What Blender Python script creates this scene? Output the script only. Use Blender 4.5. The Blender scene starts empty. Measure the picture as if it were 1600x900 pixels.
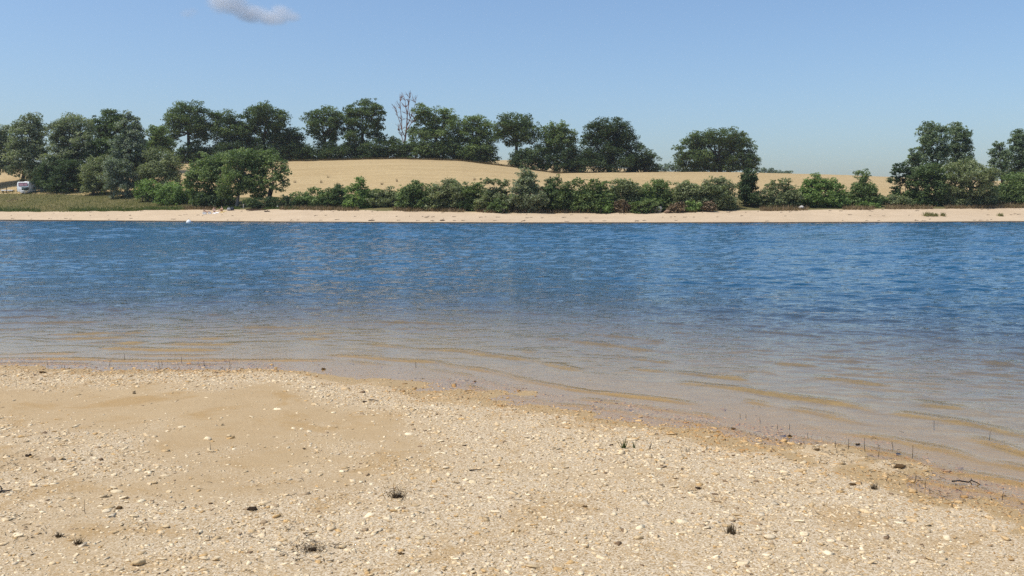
import bpy, bmesh, math, random
import numpy as np
from mathutils import Vector, Matrix

# ------------------------------------------------------------------ camera, sky, sun, exposure
scene = bpy.context.scene
F = 1386.0                       # focal length in photograph pixels (1600 wide)
CAMZ = 1.70
HORIZON = 329.0
PITCH = math.atan((450.0 - HORIZON) / F)
cd = bpy.data.cameras.new("camera")
cam = bpy.data.objects.new("camera", cd)
scene.collection.objects.link(cam)
cd.sensor_width = 36.0
cd.lens = 36.0 * F / 1600.0
cd.clip_start = 0.05
cd.clip_end = 20000.0
cam.location = (0, 0, CAMZ)
cam.rotation_euler = (math.radians(90) - PITCH, 0, 0)
scene.camera = cam

SUN_EL = math.radians(62)
SUN_AZ = math.radians(-112)       # from +Y towards +X; negative is to the left
sun_dir = Vector((math.sin(SUN_AZ) * math.cos(SUN_EL), math.cos(SUN_AZ) * math.cos(SUN_EL), math.sin(SUN_EL)))
world = bpy.data.worlds.new("World")
scene.world = world
world.use_nodes = True
wn = world.node_tree
wn.nodes.clear()
sky = wn.nodes.new("ShaderNodeTexSky")
sky.sky_type = 'NISHITA'
sky.sun_disc = False
sky.sun_elevation = SUN_EL
sky.sun_rotation = SUN_AZ
sky.altitude = 0
sky.air_density = 1.02
sky.dust_density = 1.84
sky.ozone_density = 5.45
bg = wn.nodes.new("ShaderNodeBackground")
bg.inputs[1].default_value = 0.15
wo = wn.nodes.new("ShaderNodeOutputWorld")
wb = wn.nodes.new("ShaderNodeVectorMath"); wb.operation = 'MULTIPLY'      # camera white balance, the same all over the sky
wb.inputs[1].default_value = (1.03, 1.055, 1.06)
wn.links.new(sky.outputs[0], wb.inputs[0])
wn.links.new(wb.outputs[0], bg.inputs[0])
wn.links.new(bg.outputs[0], wo.inputs[0])
sl = bpy.data.lights.new("sun", 'SUN')
sl.energy = 3.65
sl.angle = math.radians(0.53)
sl.color = (1.0, 0.955, 0.88)
so = bpy.data.objects.new("sun", sl)
scene.collection.objects.link(so)
so.rotation_euler = (-sun_dir).to_track_quat('-Z', 'Y').to_euler()
so.location = sun_dir * 50
scene.view_settings.view_transform = 'Standard'
scene.view_settings.look = 'None'
scene.view_settings.exposure = 0.0
scene.view_settings.gamma = 1.0
scene.view_settings.use_curve_mapping = False
scene.cycles.use_denoising = False
scene.cycles.max_bounces = 16
scene.cycles.diffuse_bounces = 3
scene.cycles.glossy_bounces = 3
scene.cycles.transparent_max_bounces = 12
scene.cycles.volume_bounces = 16
scene.cycles.sample_clamp_indirect = 8.0

rng = np.random.default_rng(7)
R = random.Random(11)
C = scene.collection

# ------------------------------------------------------------------ helpers
cp, sp = math.cos(PITCH), math.sin(PITCH)

def ray(px, py):
    u = (px - 800.0) / F
    v = (450.0 - py) / F
    return Vector((u, v * sp + cp, v * cp - sp))

def at(px, py, Y):
    """world point seen at photograph pixel (px,py) at distance Y in front of the camera"""
    d = ray(px, py)
    return Vector((0, 0, CAMZ)) + d * (Y / d.y)

def at_z(px, py, z=0.0):
    d = ray(px, py)
    t = (z - CAMZ) / d.z
    return Vector((0, 0, CAMZ)) + d * t

def mesh_np(name, V, Fc, smooth=False):
    V = np.asarray(V, np.float32)
    Fc = np.asarray(Fc, np.int32)
    me = bpy.data.meshes.new(name)
    me.vertices.add(len(V))
    me.vertices.foreach_set("co", V.ravel())
    n, k = Fc.shape
    me.loops.add(n * k)
    me.loops.foreach_set("vertex_index", Fc.ravel())
    me.polygons.add(n)
    me.polygons.foreach_set("loop_start", np.arange(0, n * k, k, dtype=np.int32))
    me.polygons.foreach_set("loop_total", np.full(n, k, np.int32))
    me.update(calc_edges=True)
    if smooth:
        me.polygons.foreach_set("use_smooth", np.ones(n, bool))
    return me

def fattr(me, name, vals):
    a = me.attributes.new(name, 'FLOAT', 'POINT')
    a.data.foreach_set("value", np.asarray(vals, np.float32).ravel())

def cattr(me, name, cols):
    a = me.attributes.new(name, 'FLOAT_COLOR', 'POINT')
    cols = np.asarray(cols, np.float32)
    if cols.shape[1] == 3:
        cols = np.hstack([cols, np.ones((len(cols), 1), np.float32)])
    a.data.foreach_set("color", cols.ravel())

def link(name, me, mat=None, parent=None, loc=None):
    o = bpy.data.objects.new(name, me)
    C.objects.link(o)
    if mat is not None and me is not None and not me.materials:
        me.materials.append(mat)
    if parent is not None:
        o.parent = parent
    if loc is not None:
        o.location = loc
    return o

def empty(name, loc):
    o = bpy.data.objects.new(name, None)
    o.empty_display_size = 0.3
    C.objects.link(o)
    o.location = loc
    return o

def tag(o, label, cat, group=None):
    o["label"] = label
    o["category"] = cat
    if group:
        o["group"] = group
    return o

def structure(o):
    o["kind"] = "structure"
    return o

def stuff(o, label, cat):
    o["kind"] = "stuff"
    o["label"] = label
    o["category"] = cat
    return o

def value_noise(x, y, seed=0):
    """smooth 2-D value noise, vectorised, -1..1"""
    x = np.asarray(x, float); y = np.asarray(y, float)
    xi = np.floor(x).astype(np.int64); yi = np.floor(y).astype(np.int64)
    fx = x - xi; fy = y - yi
    fx = fx * fx * (3 - 2 * fx); fy = fy * fy * (3 - 2 * fy)
    def h(a, b):
        n = (a * 374761393 + b * 668265263 + seed * 974634777) & 0x7fffffff
        n = ((n ^ (n >> 13)) * 1274126177) & 0x7fffffff
        return ((n ^ (n >> 16)) & 0xffff) / 32767.5 - 1.0
    a = h(xi, yi); b = h(xi + 1, yi); c = h(xi, yi + 1); d = h(xi + 1, yi + 1)
    return (a * (1 - fx) + b * fx) * (1 - fy) + (c * (1 - fx) + d * fx) * fy

def fbm(x, y, seed=0, octv=4):
    s = 0; a = 0.5
    for i in range(octv):
        s = s + a * value_noise(x * 2 ** i, y * 2 ** i, seed + i)
        a *= 0.5
    return s

def sstep(a, b, x):
    t = np.clip((np.asarray(x, float) - a) / (b - a), 0, 1)
    return t * t * (3 - 2 * t)

def tube(paths, sides=6):
    """paths: list of (points Nx3, radii N) -> V, F(quads)"""
    Vs, Fs, base = [], [], 0
    for pts, rad in paths:
        pts = np.asarray(pts, float); rad = np.asarray(rad, float)
        n = len(pts)
        tan = np.gradient(pts, axis=0)
        tan /= np.linalg.norm(tan, axis=1)[:, None] + 1e-9
        ref = np.array([0.31, 0.87, 0.12]); 
        if abs(tan[0] @ ref) > 0.9 * np.linalg.norm(ref): ref = np.array([1.0, 0, 0])
        a = np.cross(tan, ref); a /= np.linalg.norm(a, axis=1)[:, None] + 1e-9
        b = np.cross(tan, a)
        th = np.linspace(0, 2 * math.pi, sides, endpoint=False)
        ring = pts[:, None, :] + rad[:, None, None] * (np.cos(th)[None, :, None] * a[:, None, :] + np.sin(th)[None, :, None] * b[:, None, :])
        Vs.append(ring.reshape(-1, 3))
        i = np.arange(n - 1)[:, None] * sides; j = np.arange(sides)[None, :]; j2 = (j + 1) % sides
        Fs.append(np.stack([i + j, i + j2, i + sides + j2, i + sides + j], -1).reshape(-1, 4) + base)
        tip = np.array([[base + (n - 1) * sides + k for k in (0, 1, 2, 3)]])
        if sides == 4: Fs.append(tip); Fs.append(np.array([[base + k for k in (3, 2, 1, 0)]]))
        base += n * sides
    return np.vstack(Vs), np.vstack(Fs)

def box(V, Fs, c, s, rz=0.0, taper=1.0):
    """append a box (centre c, full size s)"""
    b = len(V)
    for z in (-.5, .5):
        for x, y in ((-.5, -.5), (.5, -.5), (.5, .5), (-.5, .5)):
            k = taper if z > 0 else 1.0
            X, Y = x * s[0] * k, y * s[1] * k
            V.append((c[0] + X * math.cos(rz) - Y * math.sin(rz), c[1] + X * math.sin(rz) + Y * math.cos(rz), c[2] + z * s[2]))
    for f in ((3, 2, 1, 0), (4, 5, 6, 7), (0, 1, 5, 4), (1, 2, 6, 5), (2, 3, 7, 6), (3, 0, 4, 7)):
        Fs.append([b + i for i in f])

def box_mesh(name, boxes, bevel=0.0):
    V, Fs = [], []
    for bx in boxes:
        box(V, Fs, *bx)
    me = mesh_np(name, V, Fs)
    if bevel > 0:
        bm = bmesh.new(); bm.from_mesh(me)
        bmesh.ops.bevel(bm, geom=list(bm.edges), offset=bevel, segments=2, affect='EDGES', profile=0.6)
        bm.to_mesh(me); bm.free()
    return me

# ------------------------------------------------------------------ material helpers
def mat_new(name):
    m = bpy.data.materials.new(name)
    m.use_nodes = True
    nt = m.node_tree
    nt.nodes.clear()
    out = nt.nodes.new("ShaderNodeOutputMaterial")
    return m, nt, out

def N(nt, typ, **kw):
    n = nt.nodes.new(typ)
    for k, v in kw.items():
        if isinstance(k, str) and k.startswith("i_"):
            n.inputs[k[2:].replace("_", " ")].default_value = v
        else:
            setattr(n, k, v)
    return n

def ramp(nt, fac, stops):
    r = nt.nodes.new("ShaderNodeValToRGB")
    el = r.color_ramp.elements
    while len(el) < len(stops):
        el.new(0.5)
    for e, (p, c) in zip(el, stops):
        e.position = p
        e.color = (c[0], c[1], c[2], 1) if not isinstance(c, (int, float)) else (c, c, c, 1)
    nt.links.new(fac, r.inputs[0])
    return r.outputs[0]

def mixc(nt, fac, a, b, blend='MIX'):
    m = nt.nodes.new("ShaderNodeMix")
    m.data_type = 'RGBA'; m.blend_type = blend
    for s, v in ((0, fac), (6, a), (7, b)):
        if hasattr(v, "is_linked") or hasattr(v, "links"):
            nt.links.new(v, m.inputs[s])
        else:
            m.inputs[s].default_value = v if isinstance(v, (int, float)) else (v[0], v[1], v[2], 1)
    return m.outputs[2]

def math_n(nt, op, a, b=None, clamp=False):
    m = nt.nodes.new("ShaderNodeMath"); m.operation = op; m.use_clamp = clamp
    for s, v in ((0, a), (1, b)):
        if v is None: continue
        if isinstance(v, (int, float)): m.inputs[s].default_value = v
        else: nt.links.new(v, m.inputs[s])
    return m.outputs[0]

def noise(nt, vec, scale, detail=4, rough=0.55, dist=0.0):
    n = nt.nodes.new("ShaderNodeTexNoise")
    n.inputs["Scale"].default_value = scale
    n.inputs["Detail"].default_value = detail
    n.inputs["Roughness"].default_value = rough
    n.inputs["Distortion"].default_value = dist
    if vec is not None: nt.links.new(vec, n.inputs["Vector"])
    return n.outputs["Fac"]

def principled(nt, out, col, rough=0.9, spec=0.2, normal=None):
    p = nt.nodes.new("ShaderNodeBsdfPrincipled")
    if hasattr(col, "links"): nt.links.new(col, p.inputs["Base Color"])
    else: p.inputs["Base Color"].default_value = (*col, 1)
    if hasattr(rough, "links"): nt.links.new(rough, p.inputs["Roughness"])
    else: p.inputs["Roughness"].default_value = rough
    p.inputs["Specular IOR Level"].default_value = spec
    if normal is not None: nt.links.new(normal, p.inputs["Normal"])
    nt.links.new(p.outputs[0], out.inputs[0])
    return p

def bump(nt, h, strength, dist):
    b = nt.nodes.new("ShaderNodeBump")
    b.inputs["Strength"].default_value = strength
    b.inputs["Distance"].default_value = dist
    nt.links.new(h, b.inputs["Height"])
    return b.outputs[0]

def plain(name, col, rough=0.7, spec=0.3, var=0.12, scale=6.0):
    m, nt, out = mat_new(name)
    tc = N(nt, "ShaderNodeTexCoord")
    f = noise(nt, tc.outputs["Object"], scale)
    c = mixc(nt, f, tuple(x * (1 - var) for x in col), tuple(min(1, x * (1 + var)) for x in col))
    principled(nt, out, c, rough, spec)
    return m

def geo_pos(nt):
    g = nt.nodes.new("ShaderNodeNewGeometry")
    return g.outputs["Position"]

def sepz(nt, vec):
    s = nt.nodes.new("ShaderNodeSeparateXYZ")
    nt.links.new(vec, s.inputs[0])
    return s.outputs

# sand of the near beach
def mat_sand():
    m, nt, out = mat_new("beach_sand")
    pos = geo_pos(nt)
    big = noise(nt, pos, 0.9, 4, 0.55)
    mid = noise(nt, pos, 5.0, 5, 0.6)
    fine = noise(nt, pos, 90.0, 4, 0.7)
    c = ramp(nt, big, [(0.3, (0.39, 0.245, 0.092)), (0.52, (0.465, 0.325, 0.158)), (0.72, (0.52, 0.385, 0.205))])
    c = mixc(nt, 0.5, c, ramp(nt, mid, [(0.3, (0.42, 0.285, 0.138)), (0.7, (0.53, 0.395, 0.225))]))
    c = mixc(nt, 0.45, c, ramp(nt, fine, [(0.3, (0.32, 0.22, 0.115)), (0.5, (0.49, 0.355, 0.19)), (0.72, (0.66, 0.54, 0.36))]))
    vor = N(nt, "ShaderNodeTexVoronoi"); vor.inputs["Scale"].default_value = 130.0
    nt.links.new(pos, vor.inputs["Vector"])
    chip = ramp(nt, sepz(nt, vor.outputs["Color"])[0], [(0.0, (0.22, 0.15, 0.08)), (0.12, (0.36, 0.26, 0.14)), (0.35, (0.50, 0.38, 0.22)), (0.6, (0.66, 0.54, 0.37)), (0.85, (0.84, 0.74, 0.56))])
    ga = N(nt, "ShaderNodeAttribute", attribute_name="gravelly")
    c = mixc(nt, math_n(nt, 'MULTIPLY', ga.outputs["Fac"], 0.6), c, chip)
    och = N(nt, "ShaderNodeMapRange"); och.interpolation_type = 'SMOOTHSTEP'
    och.inputs[1].default_value = 0.50; och.inputs[2].default_value = 0.68
    nt.links.new(noise(nt, pos, 1.7, 5, 0.65, 0.6), och.inputs[0])
    c = mixc(nt, math_n(nt, 'MULTIPLY', och.outputs[0], 0.55), c, (0.40, 0.245, 0.085))
    c = mixc(nt, 1.0, c, (0.93, 0.91, 0.90), 'MULTIPLY')
    at_ = N(nt, "ShaderNodeAttribute", attribute_name="wet")
    wetn = math_n(nt, 'ADD', at_.outputs["Fac"], math_n(nt, 'MULTIPLY', math_n(nt, 'SUBTRACT', mid, 0.5), 0.9))
    w = N(nt, "ShaderNodeMapRange"); w.interpolation_type = 'SMOOTHSTEP'
    w.inputs[1].default_value = 0.35; w.inputs[2].default_value = 0.75
    nt.links.new(wetn, w.inputs[0])
    wetc = mixc(nt, fine, (0.36, 0.24, 0.105), (0.45, 0.315, 0.155))
    c2 = mixc(nt, w.outputs[0], c, wetc)
    zb = N(nt, "ShaderNodeMapRange"); zb.inputs[1].default_value = -0.004; zb.inputs[2].default_value = -0.07
    nt.links.new(sepz(nt, pos)[2], zb.inputs[0])
    c2 = mixc(nt, zb.outputs[0], c2, ramp(nt, mid, [(0.3, (0.33, 0.235, 0.10)), (0.7, (0.47, 0.34, 0.145))]))
    h = math_n(nt, 'ADD', math_n(nt, 'MULTIPLY', fine, 0.35), mid)
    rough = math_n(nt, 'SUBTRACT', 0.95, math_n(nt, 'MULTIPLY', w.outputs[0], 0.35))
    principled(nt, out, c2, rough, 0.25, bump(nt, h, 0.55, 0.02))
    return m

def mat_stone(name, attr):
    m, nt, out = mat_new(name)
    pos = geo_pos(nt)
    tc = N(nt, "ShaderNodeTexCoord")
    if attr:
        a = N(nt, "ShaderNodeAttribute", attribute_name="tint")
        base = a.outputs["Color"]
        wa = N(nt, "ShaderNodeAttribute", attribute_name="wet")
        wet = wa.outputs["Fac"]
    else:
        oi = N(nt, "ShaderNodeObjectInfo")
        base = ramp(nt, oi.outputs["Random"], [(0.0, (0.50, 0.39, 0.24)), (0.25, (0.62, 0.52, 0.36)), (0.55, (0.70, 0.61, 0.45)), (0.85, (0.78, 0.69, 0.53)), (1.0, (0.58, 0.52, 0.42))])
        z = sepz(nt, pos)[2]
        mr = N(nt, "ShaderNodeMapRange")
        mr.inputs[1].default_value = 0.05; mr.inputs[2].default_value = 0.005
        nt.links.new(z, mr.inputs[0])
        wet = mr.outputs[0]
    f = noise(nt, pos, 60, 5, 0.65)
    c = mixc(nt, 0.8, mixc(nt, 1.0, base, (1.07, 0.975, 0.82), 'MULTIPLY'), ramp(nt, f, [(0.25, (0.62, 0.55, 0.46)), (0.55, (1, 1, 1)), (0.8, (1.12, 1.1, 1.05))]), 'MULTIPLY')
    wc = mixc(nt, 1.0, c, (0.80, 0.64, 0.42), 'MULTIPLY')
    c = mixc(nt, wet, c, wc)
    principled(nt, out, c, math_n(nt, 'SUBTRACT', 0.85, math_n(nt, 'MULTIPLY', wet, 0.45)), 0.3, bump(nt, f, 0.5, 0.006))
    return m

def mat_water():
    m, nt, out = mat_new("lake_water")
    pos = geo_pos(nt)
    mp = N(nt, "ShaderNodeMapping"); mp.inputs["Scale"].default_value = (0.55, 1.0, 1.0)
    mp.inputs["Rotation"].default_value = (0, 0, math.radians(12))
    nt.links.new(pos, mp.inputs[0])
    n1 = noise(nt, mp.outputs[0], 3.2, 3, 0.6, 0.4)
    n2 = noise(nt, mp.outputs[0], 9.0, 3, 0.6, 0.5)
    n3 = noise(nt, mp.outputs[0], 34.0, 2, 0.6, 0.3)
    cal = N(nt, "ShaderNodeAttribute", attribute_name="calm")
    h = math_n(nt, 'ADD', math_n(nt, 'MULTIPLY', n1, 0.030), math_n(nt, 'MULTIPLY', n2, 0.014))
    h = math_n(nt, 'MULTIPLY', h, cal.outputs["Fac"])
    cr = N(nt, "ShaderNodeAttribute", attribute_name="crest")
    h = math_n(nt, 'ADD', h, math_n(nt, 'MULTIPLY', n3, math_n(nt, 'ADD', math_n(nt, 'MULTIPLY', cr.outputs["Fac"], 0.010), 0.0014)))
    nb = bump(nt, h, 1.0, 1.0)
    fr = N(nt, "ShaderNodeFresnel"); fr.inputs["IOR"].default_value = 1.33
    nt.links.new(nb, fr.inputs["Normal"])
    gl = N(nt, "ShaderNodeBsdfGlossy"); gl.inputs["Roughness"].default_value = 0.04
    gl.inputs["Color"].default_value = (1, 1, 1, 1)
    nt.links.new(nb, gl.inputs["Normal"])
    tr = N(nt, "ShaderNodeBsdfTransparent")
    tr.inputs["Color"].default_value = (0.96, 0.95, 0.90, 1)
    df = N(nt, "ShaderNodeBsdfDiffuse"); df.inputs["Color"].default_value = (0.006, 0.072, 0.140, 1)
    dep = N(nt, "ShaderNodeAttribute", attribute_name="murk")
    mx = N(nt, "ShaderNodeMixShader")
    nt.links.new(dep.outputs["Fac"], mx.inputs[0]); nt.links.new(tr.outputs[0], mx.inputs[1]); nt.links.new(df.outputs[0], mx.inputs[2])
    m2 = N(nt, "ShaderNodeMixShader")
    nt.links.new(fr.outputs[0], m2.inputs[0]); nt.links.new(mx.outputs[0], m2.inputs[1]); nt.links.new(gl.outputs[0], m2.inputs[2])
    nt.links.new(m2.outputs[0], out.inputs[0])
    return m

def mat_far_sand():
    m, nt, out = mat_new("far_beach_sand")
    pos = geo_pos(nt)
    big = noise(nt, pos, 0.16, 4, 0.6)
    mp = N(nt, "ShaderNodeMapping"); mp.inputs["Scale"].default_value = (0.25, 1.6, 1.6)
    nt.links.new(pos, mp.inputs[0])
    strk = noise(nt, mp.outputs[0], 1.0, 5, 0.65)
    fine = noise(nt, pos, 3.0, 4, 0.7)
    c = ramp(nt, big, [(0.3, (0.46, 0.335, 0.20)), (0.7, (0.61, 0.465, 0.30))])
    c = mixc(nt, 0.45, c, ramp(nt, strk, [(0.3, (0.43, 0.31, 0.185)), (0.7, (0.65, 0.505, 0.33))]))
    c = mixc(nt, 0.3, c, ramp(nt, fine, [(0.3, (0.40, 0.30, 0.20)), (0.7, (0.68, 0.54, 0.39))]))
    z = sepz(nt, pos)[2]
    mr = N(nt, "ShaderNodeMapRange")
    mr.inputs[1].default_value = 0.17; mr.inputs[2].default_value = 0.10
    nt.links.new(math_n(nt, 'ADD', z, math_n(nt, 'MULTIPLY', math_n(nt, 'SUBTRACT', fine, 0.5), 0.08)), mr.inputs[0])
    c = mixc(nt, mr.outputs[0], c, (0.055, 0.042, 0.03))  # dark waterline band: wet edge, with shade and shore reflection painted in
    m3 = N(nt, "ShaderNodeMapRange"); m3.inputs[1].default_value = -0.05; m3.inputs[2].default_value = -0.3
    nt.links.new(z, m3.inputs[0])
    c = mixc(nt, m3.outputs[0], c, (0.27, 0.20, 0.10))
    principled(nt, out, c, 0.95, 0.1, bump(nt, fine, 0.5, 0.1))
    return m

def mat_grass_ground():
    m, nt, out = mat_new("dry_grass_ground")
    pos = geo_pos(nt)
    big = noise(nt, pos, 0.12, 4, 0.6); fine = noise(nt, pos, 2.2, 5, 0.7)
    c = ramp(nt, big, [(0.3, (0.13, 0.13, 0.05)), (0.55, (0.20, 0.165, 0.07)), (0.75, (0.28, 0.215, 0.10))])
    c = mixc(nt, 0.5, c, ramp(nt, fine, [(0.3, (0.06, 0.07, 0.022)), (0.7, (0.21, 0.17, 0.08))]))
    principled(nt, out, c, 1.0, 0.05, bump(nt, fine, 0.8, 0.3))
    return m

def mat_field():
    m, nt, out = mat_new("ripe_wheat")
    pos = geo_pos(nt)
    big = noise(nt, pos, 0.035, 4, 0.55)
    mp = N(nt, "ShaderNodeMapping"); mp.inputs["Scale"].default_value = (0.05, 0.45, 0.45)
    mp.inputs["Rotation"].default_value = (0, 0, math.radians(-6))
    nt.links.new(pos, mp.inputs[0])
    strk = noise(nt, mp.outputs[0], 1.0, 5, 0.6)
    fine = noise(nt, pos, 1.6, 5, 0.75)
    c = ramp(nt, big, [(0.32, (0.39, 0.27, 0.13)), (0.68, (0.47, 0.345, 0.18))])
    c = mixc(nt, 0.5, c, ramp(nt, strk, [(0.35, (0.35, 0.245, 0.115)), (0.65, (0.53, 0.405, 0.22))]))
    c = mixc(nt, 0.4, c, ramp(nt, fine, [(0.3, (0.30, 0.20, 0.085)), (0.7, (0.60, 0.46, 0.25))]))
    principled(nt, out, c, 1.0, 0.05, bump(nt, fine, 0.7, 0.25))
    return m

def mat_leaf(name, dark, light, trans=0.33):
    m, nt, out = mat_new(name)
    a = N(nt, "ShaderNodeAttribute", attribute_name="tint")
    c = mixc(nt, a.outputs["Fac"], dark, light)
    d = N(nt, "ShaderNodeBsdfPrincipled")
    d.inputs["Roughness"].default_value = 0.6
    d.inputs["Specular IOR Level"].default_value = 0.2
    nt.links.new(c, d.inputs["Base Color"])
    t = N(nt, "ShaderNodeBsdfTranslucent")
    nt.links.new(mixc(nt, 1.0, c, (1.0, 1.15, 0.5), 'MULTIPLY'), t.inputs["Color"])
    mx = N(nt, "ShaderNodeMixShader"); mx.inputs[0].default_value = trans
    nt.links.new(d.outputs[0], mx.inputs[1]); nt.links.new(t.outputs[0], mx.inputs[2])
    nt.links.new(mx.outputs[0], out.inputs[0])
    return m

def mat_bark(name, a, b):
    m, nt, out = mat_new(name)
    tc = N(nt, "ShaderNodeTexCoord")
    mp = N(nt, "ShaderNodeMapping"); mp.inputs["Scale"].default_value = (6, 6, 1.2)
    nt.links.new(tc.outputs["Object"], mp.inputs[0])
    f = noise(nt, mp.outputs[0], 2.0, 5, 0.65)
    principled(nt, out, ramp(nt, f, [(0.3, a), (0.7, b)]), 0.95, 0.1, bump(nt, f, 0.7, 0.05))
    return m

M_SAND = mat_sand(); M_GRAVEL = mat_stone("gravel_stone", True); M_STONE = mat_stone("pebble_stone", False)
M_WATER = mat_water(); M_FSAND = mat_far_sand(); M_GRASSG = mat_grass_ground(); M_FIELD = mat_field()
LEAF = {
    'oak':    mat_leaf("oak_leaves", (0.060, 0.096, 0.038), (0.181, 0.233, 0.085)),
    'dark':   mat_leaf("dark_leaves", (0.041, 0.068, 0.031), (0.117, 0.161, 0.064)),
    'bright': mat_leaf("bright_leaves", (0.114, 0.181, 0.052), (0.311, 0.414, 0.130)),
    'mid':    mat_leaf("mid_leaves", (0.097, 0.145, 0.053), (0.275, 0.338, 0.123)),
    'olive':  mat_leaf("olive_leaves", (0.133, 0.162, 0.075), (0.358, 0.376, 0.194)),
    'grey':   mat_leaf("grey_green_leaves", (0.143, 0.174, 0.098), (0.379, 0.402, 0.243)),
    'silver': mat_leaf("silver_leaves", (0.104, 0.137, 0.088), (0.386, 0.421, 0.304)),
    'poplar': mat_leaf("poplar_leaves", (0.091, 0.137, 0.075), (0.276, 0.331, 0.190)),
    'rust':   mat_leaf("rusty_twigs", (0.129, 0.090, 0.050), (0.299, 0.213, 0.125), 0.1),
    'far':    mat_leaf("haze_tinted_leaves", (0.108, 0.150, 0.113), (0.214, 0.276, 0.201)),  # blue of the distant air painted into the leaf colour
}
M_BARK = mat_bark("oak_bark", (0.030, 0.025, 0.020), (0.085, 0.070, 0.055))
M_PALEBARK = mat_bark("pale_bark", (0.14, 0.125, 0.105), (0.32, 0.29, 0.25))
M_DEADBARK = mat_bark("dead_wood", (0.16, 0.075, 0.05), (0.30, 0.165, 0.12))

# ------------------------------------------------------------------ near shoreline
SHORE_PX = [(-330, 584), (-150, 578), (0, 575), (160, 577), (330, 575), (470, 578), (560, 588), (650, 602), (740, 621), (850, 640),
            (960, 650), (1060, 663), (1130, 676), (1200, 697), (1280, 712), (1340, 730), (1400, 755), (1460, 768), (1530, 783), (1600, 806)]
shore = [(-70.0, 11.5), (-30.0, 9.6)] + [tuple(at_z(*p)[:2]) for p in SHORE_PX] + [(3.6, 3.6), (5.5, 2.0), (9.0, -1.5), (16.0, -9.0), (30.0, -30.0)]
shore = np.array(shore)

def shore_dist(x, y):
    """signed distance to the near shoreline: + on land, - over water"""
    x = np.asarray(x, float); y = np.asarray(y, float)
    shp = x.shape
    P = np.stack([x.ravel(), y.ravel()], 1)
    best = np.full(len(P), 1e9); sign = np.ones(len(P))
    for i in range(len(shore) - 1):
        a, b = shore[i], shore[i + 1]
        ab = b - a
        t = np.clip(((P - a) @ ab) / (ab @ ab), 0, 1)
        dv = P - (a + t[:, None] * ab)
        d2 = (dv ** 2).sum(1)
        cr = ab[0] * dv[:, 1] - ab[1] * dv[:, 0]      # >0: left of direction = away from camera = water
        upd = d2 < best
        best = np.where(upd, d2, best)
        sign = np.where(upd, np.where(cr > 0, -1.0, 1.0), sign)
    return (np.sqrt(best) * sign).reshape(shp)

BAR = [(1300, 702, 0.34), (1345, 712, 0.36), (1395, 726, 0.34), (1420, 738, 0.26), (1270, 700, 0.22), (1235, 690, 0.16), (800, 612, 0.3), (840, 614, 0.22)]
BARW = [(at_z(p[0], p[1]), p[2]) for p in BAR]

def near_z(x, y, d=None):
    x = np.asarray(x, float); y = np.asarray(y, float)
    if d is None: d = shore_dist(x, y)
    land = np.where(d > 0, 0.030 * d, 0)
    land = np.minimum(land, 0.21 + 0.012 * np.maximum(d - 7, 0))
    w = np.maximum(-d, 0)
    bed = -(0.032 * np.minimum(w, 4) + 0.045 * np.clip(w - 4, 0, 28) + 0.09 * np.maximum(w - 32, 0))
    z = np.where(d > 0, land, np.maximum(bed, -3.6))
    amp = np.clip(np.abs(d) / 1.5, 0.25, 1.0)
    z = z + 0.020 * fbm(x * 0.7, y * 0.7, 3, 3) * amp + 0.010 * fbm(x * 2.3, y * 2.3, 5, 3) + 0.003 * fbm(x * 9, y * 9, 8, 2)
    for P, r in BARW:
        z = z + 0.021 * np.exp(-(((x - P.x) / (r * 1.0)) ** 2 + ((y - P.y) / (r * 0.6)) ** 2)) * (0.6 + 0.8 * fbm(x * 5, y * 5, 21, 3))
    return z

def axis_pts(segs):
    out = []
    for a, b, st in segs:
        out.append(np.arange(a, b, st))
    return np.concatenate(out)

def density(x, y, d):
    """how much of the sand is covered with gravel, 0..1"""
    n = fbm(x * 0.9, y * 0.9, 61, 4); n2 = fbm(x * 2.6, y * 2.6, 67, 3)
    strip = np.exp(-((d - 0.55) / 0.62) ** 2) * sstep(-8, -5.0, x) 
    right = sstep(-1.6, 0.4, x - 0.25 * (y - 6)) * 0.75
    near = sstep(6.4, 4.4, y) * 0.62
    sandy = np.exp(-(((x + 2.9) / 2.6) ** 2 + ((y - 7.2) / 0.62) ** 2)) + 0.7 * np.exp(-(((x + 0.9) / 0.9) ** 2 + ((y - 5.1) / 0.35) ** 2))
    f = 0.22 + 0.85 * strip + right * 0.75 + near * 0.8 - 0.42 * sandy + 0.95 * n + 0.7 * n2
    f = f * sstep(-1.1, -0.05, d)
    return np.clip(f, 0.03, 1.0) * sstep(-1.2, -0.4, d)

gx = axis_pts([(-160, -40, 12), (-40, -12, 2.0), (-12, -6.4, 0.25), (-6.4, 5.2, 0.07), (5.2, 12, 0.3), (12, 40, 2), (40, 165, 12)])
gy = axis_pts([(-40, -6, 3), (-6, 2.6, 0.3), (2.6, 11.0, 0.065), (11.0, 22, 0.25), (22, 62, 2)])
GX, GY = np.meshgrid(gx, gy)
GD = shore_dist(GX, GY)
GZ = near_z(GX, GY, GD)
nx, ny = len(gx), len(gy)
idx = np.arange(nx * ny).reshape(ny, nx)
quads = np.stack([idx[:-1, :-1], idx[:-1, 1:], idx[1:, 1:], idx[1:, :-1]], -1).reshape(-1, 4)
me = mesh_np("near_beach", np.stack([GX, GY, GZ], -1).reshape(-1, 3), quads, True)
fattr(me, "wet", sstep(0.016, 0.001, GZ))
fattr(me, "gravelly", density(GX, GY, GD))
structure(link("beach", me, M_SAND))

# ------------------------------------------------------------------ far terrain, laid out along view columns
PXK = np.array([-600, -200, 0, 150, 290, 460, 630, 720, 800, 870, 1030, 1150, 1300, 1400, 1600, 1800, 2200], float)
def col(vals): return lambda px: np.interp(px, PXK, np.array(vals, float))
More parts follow.
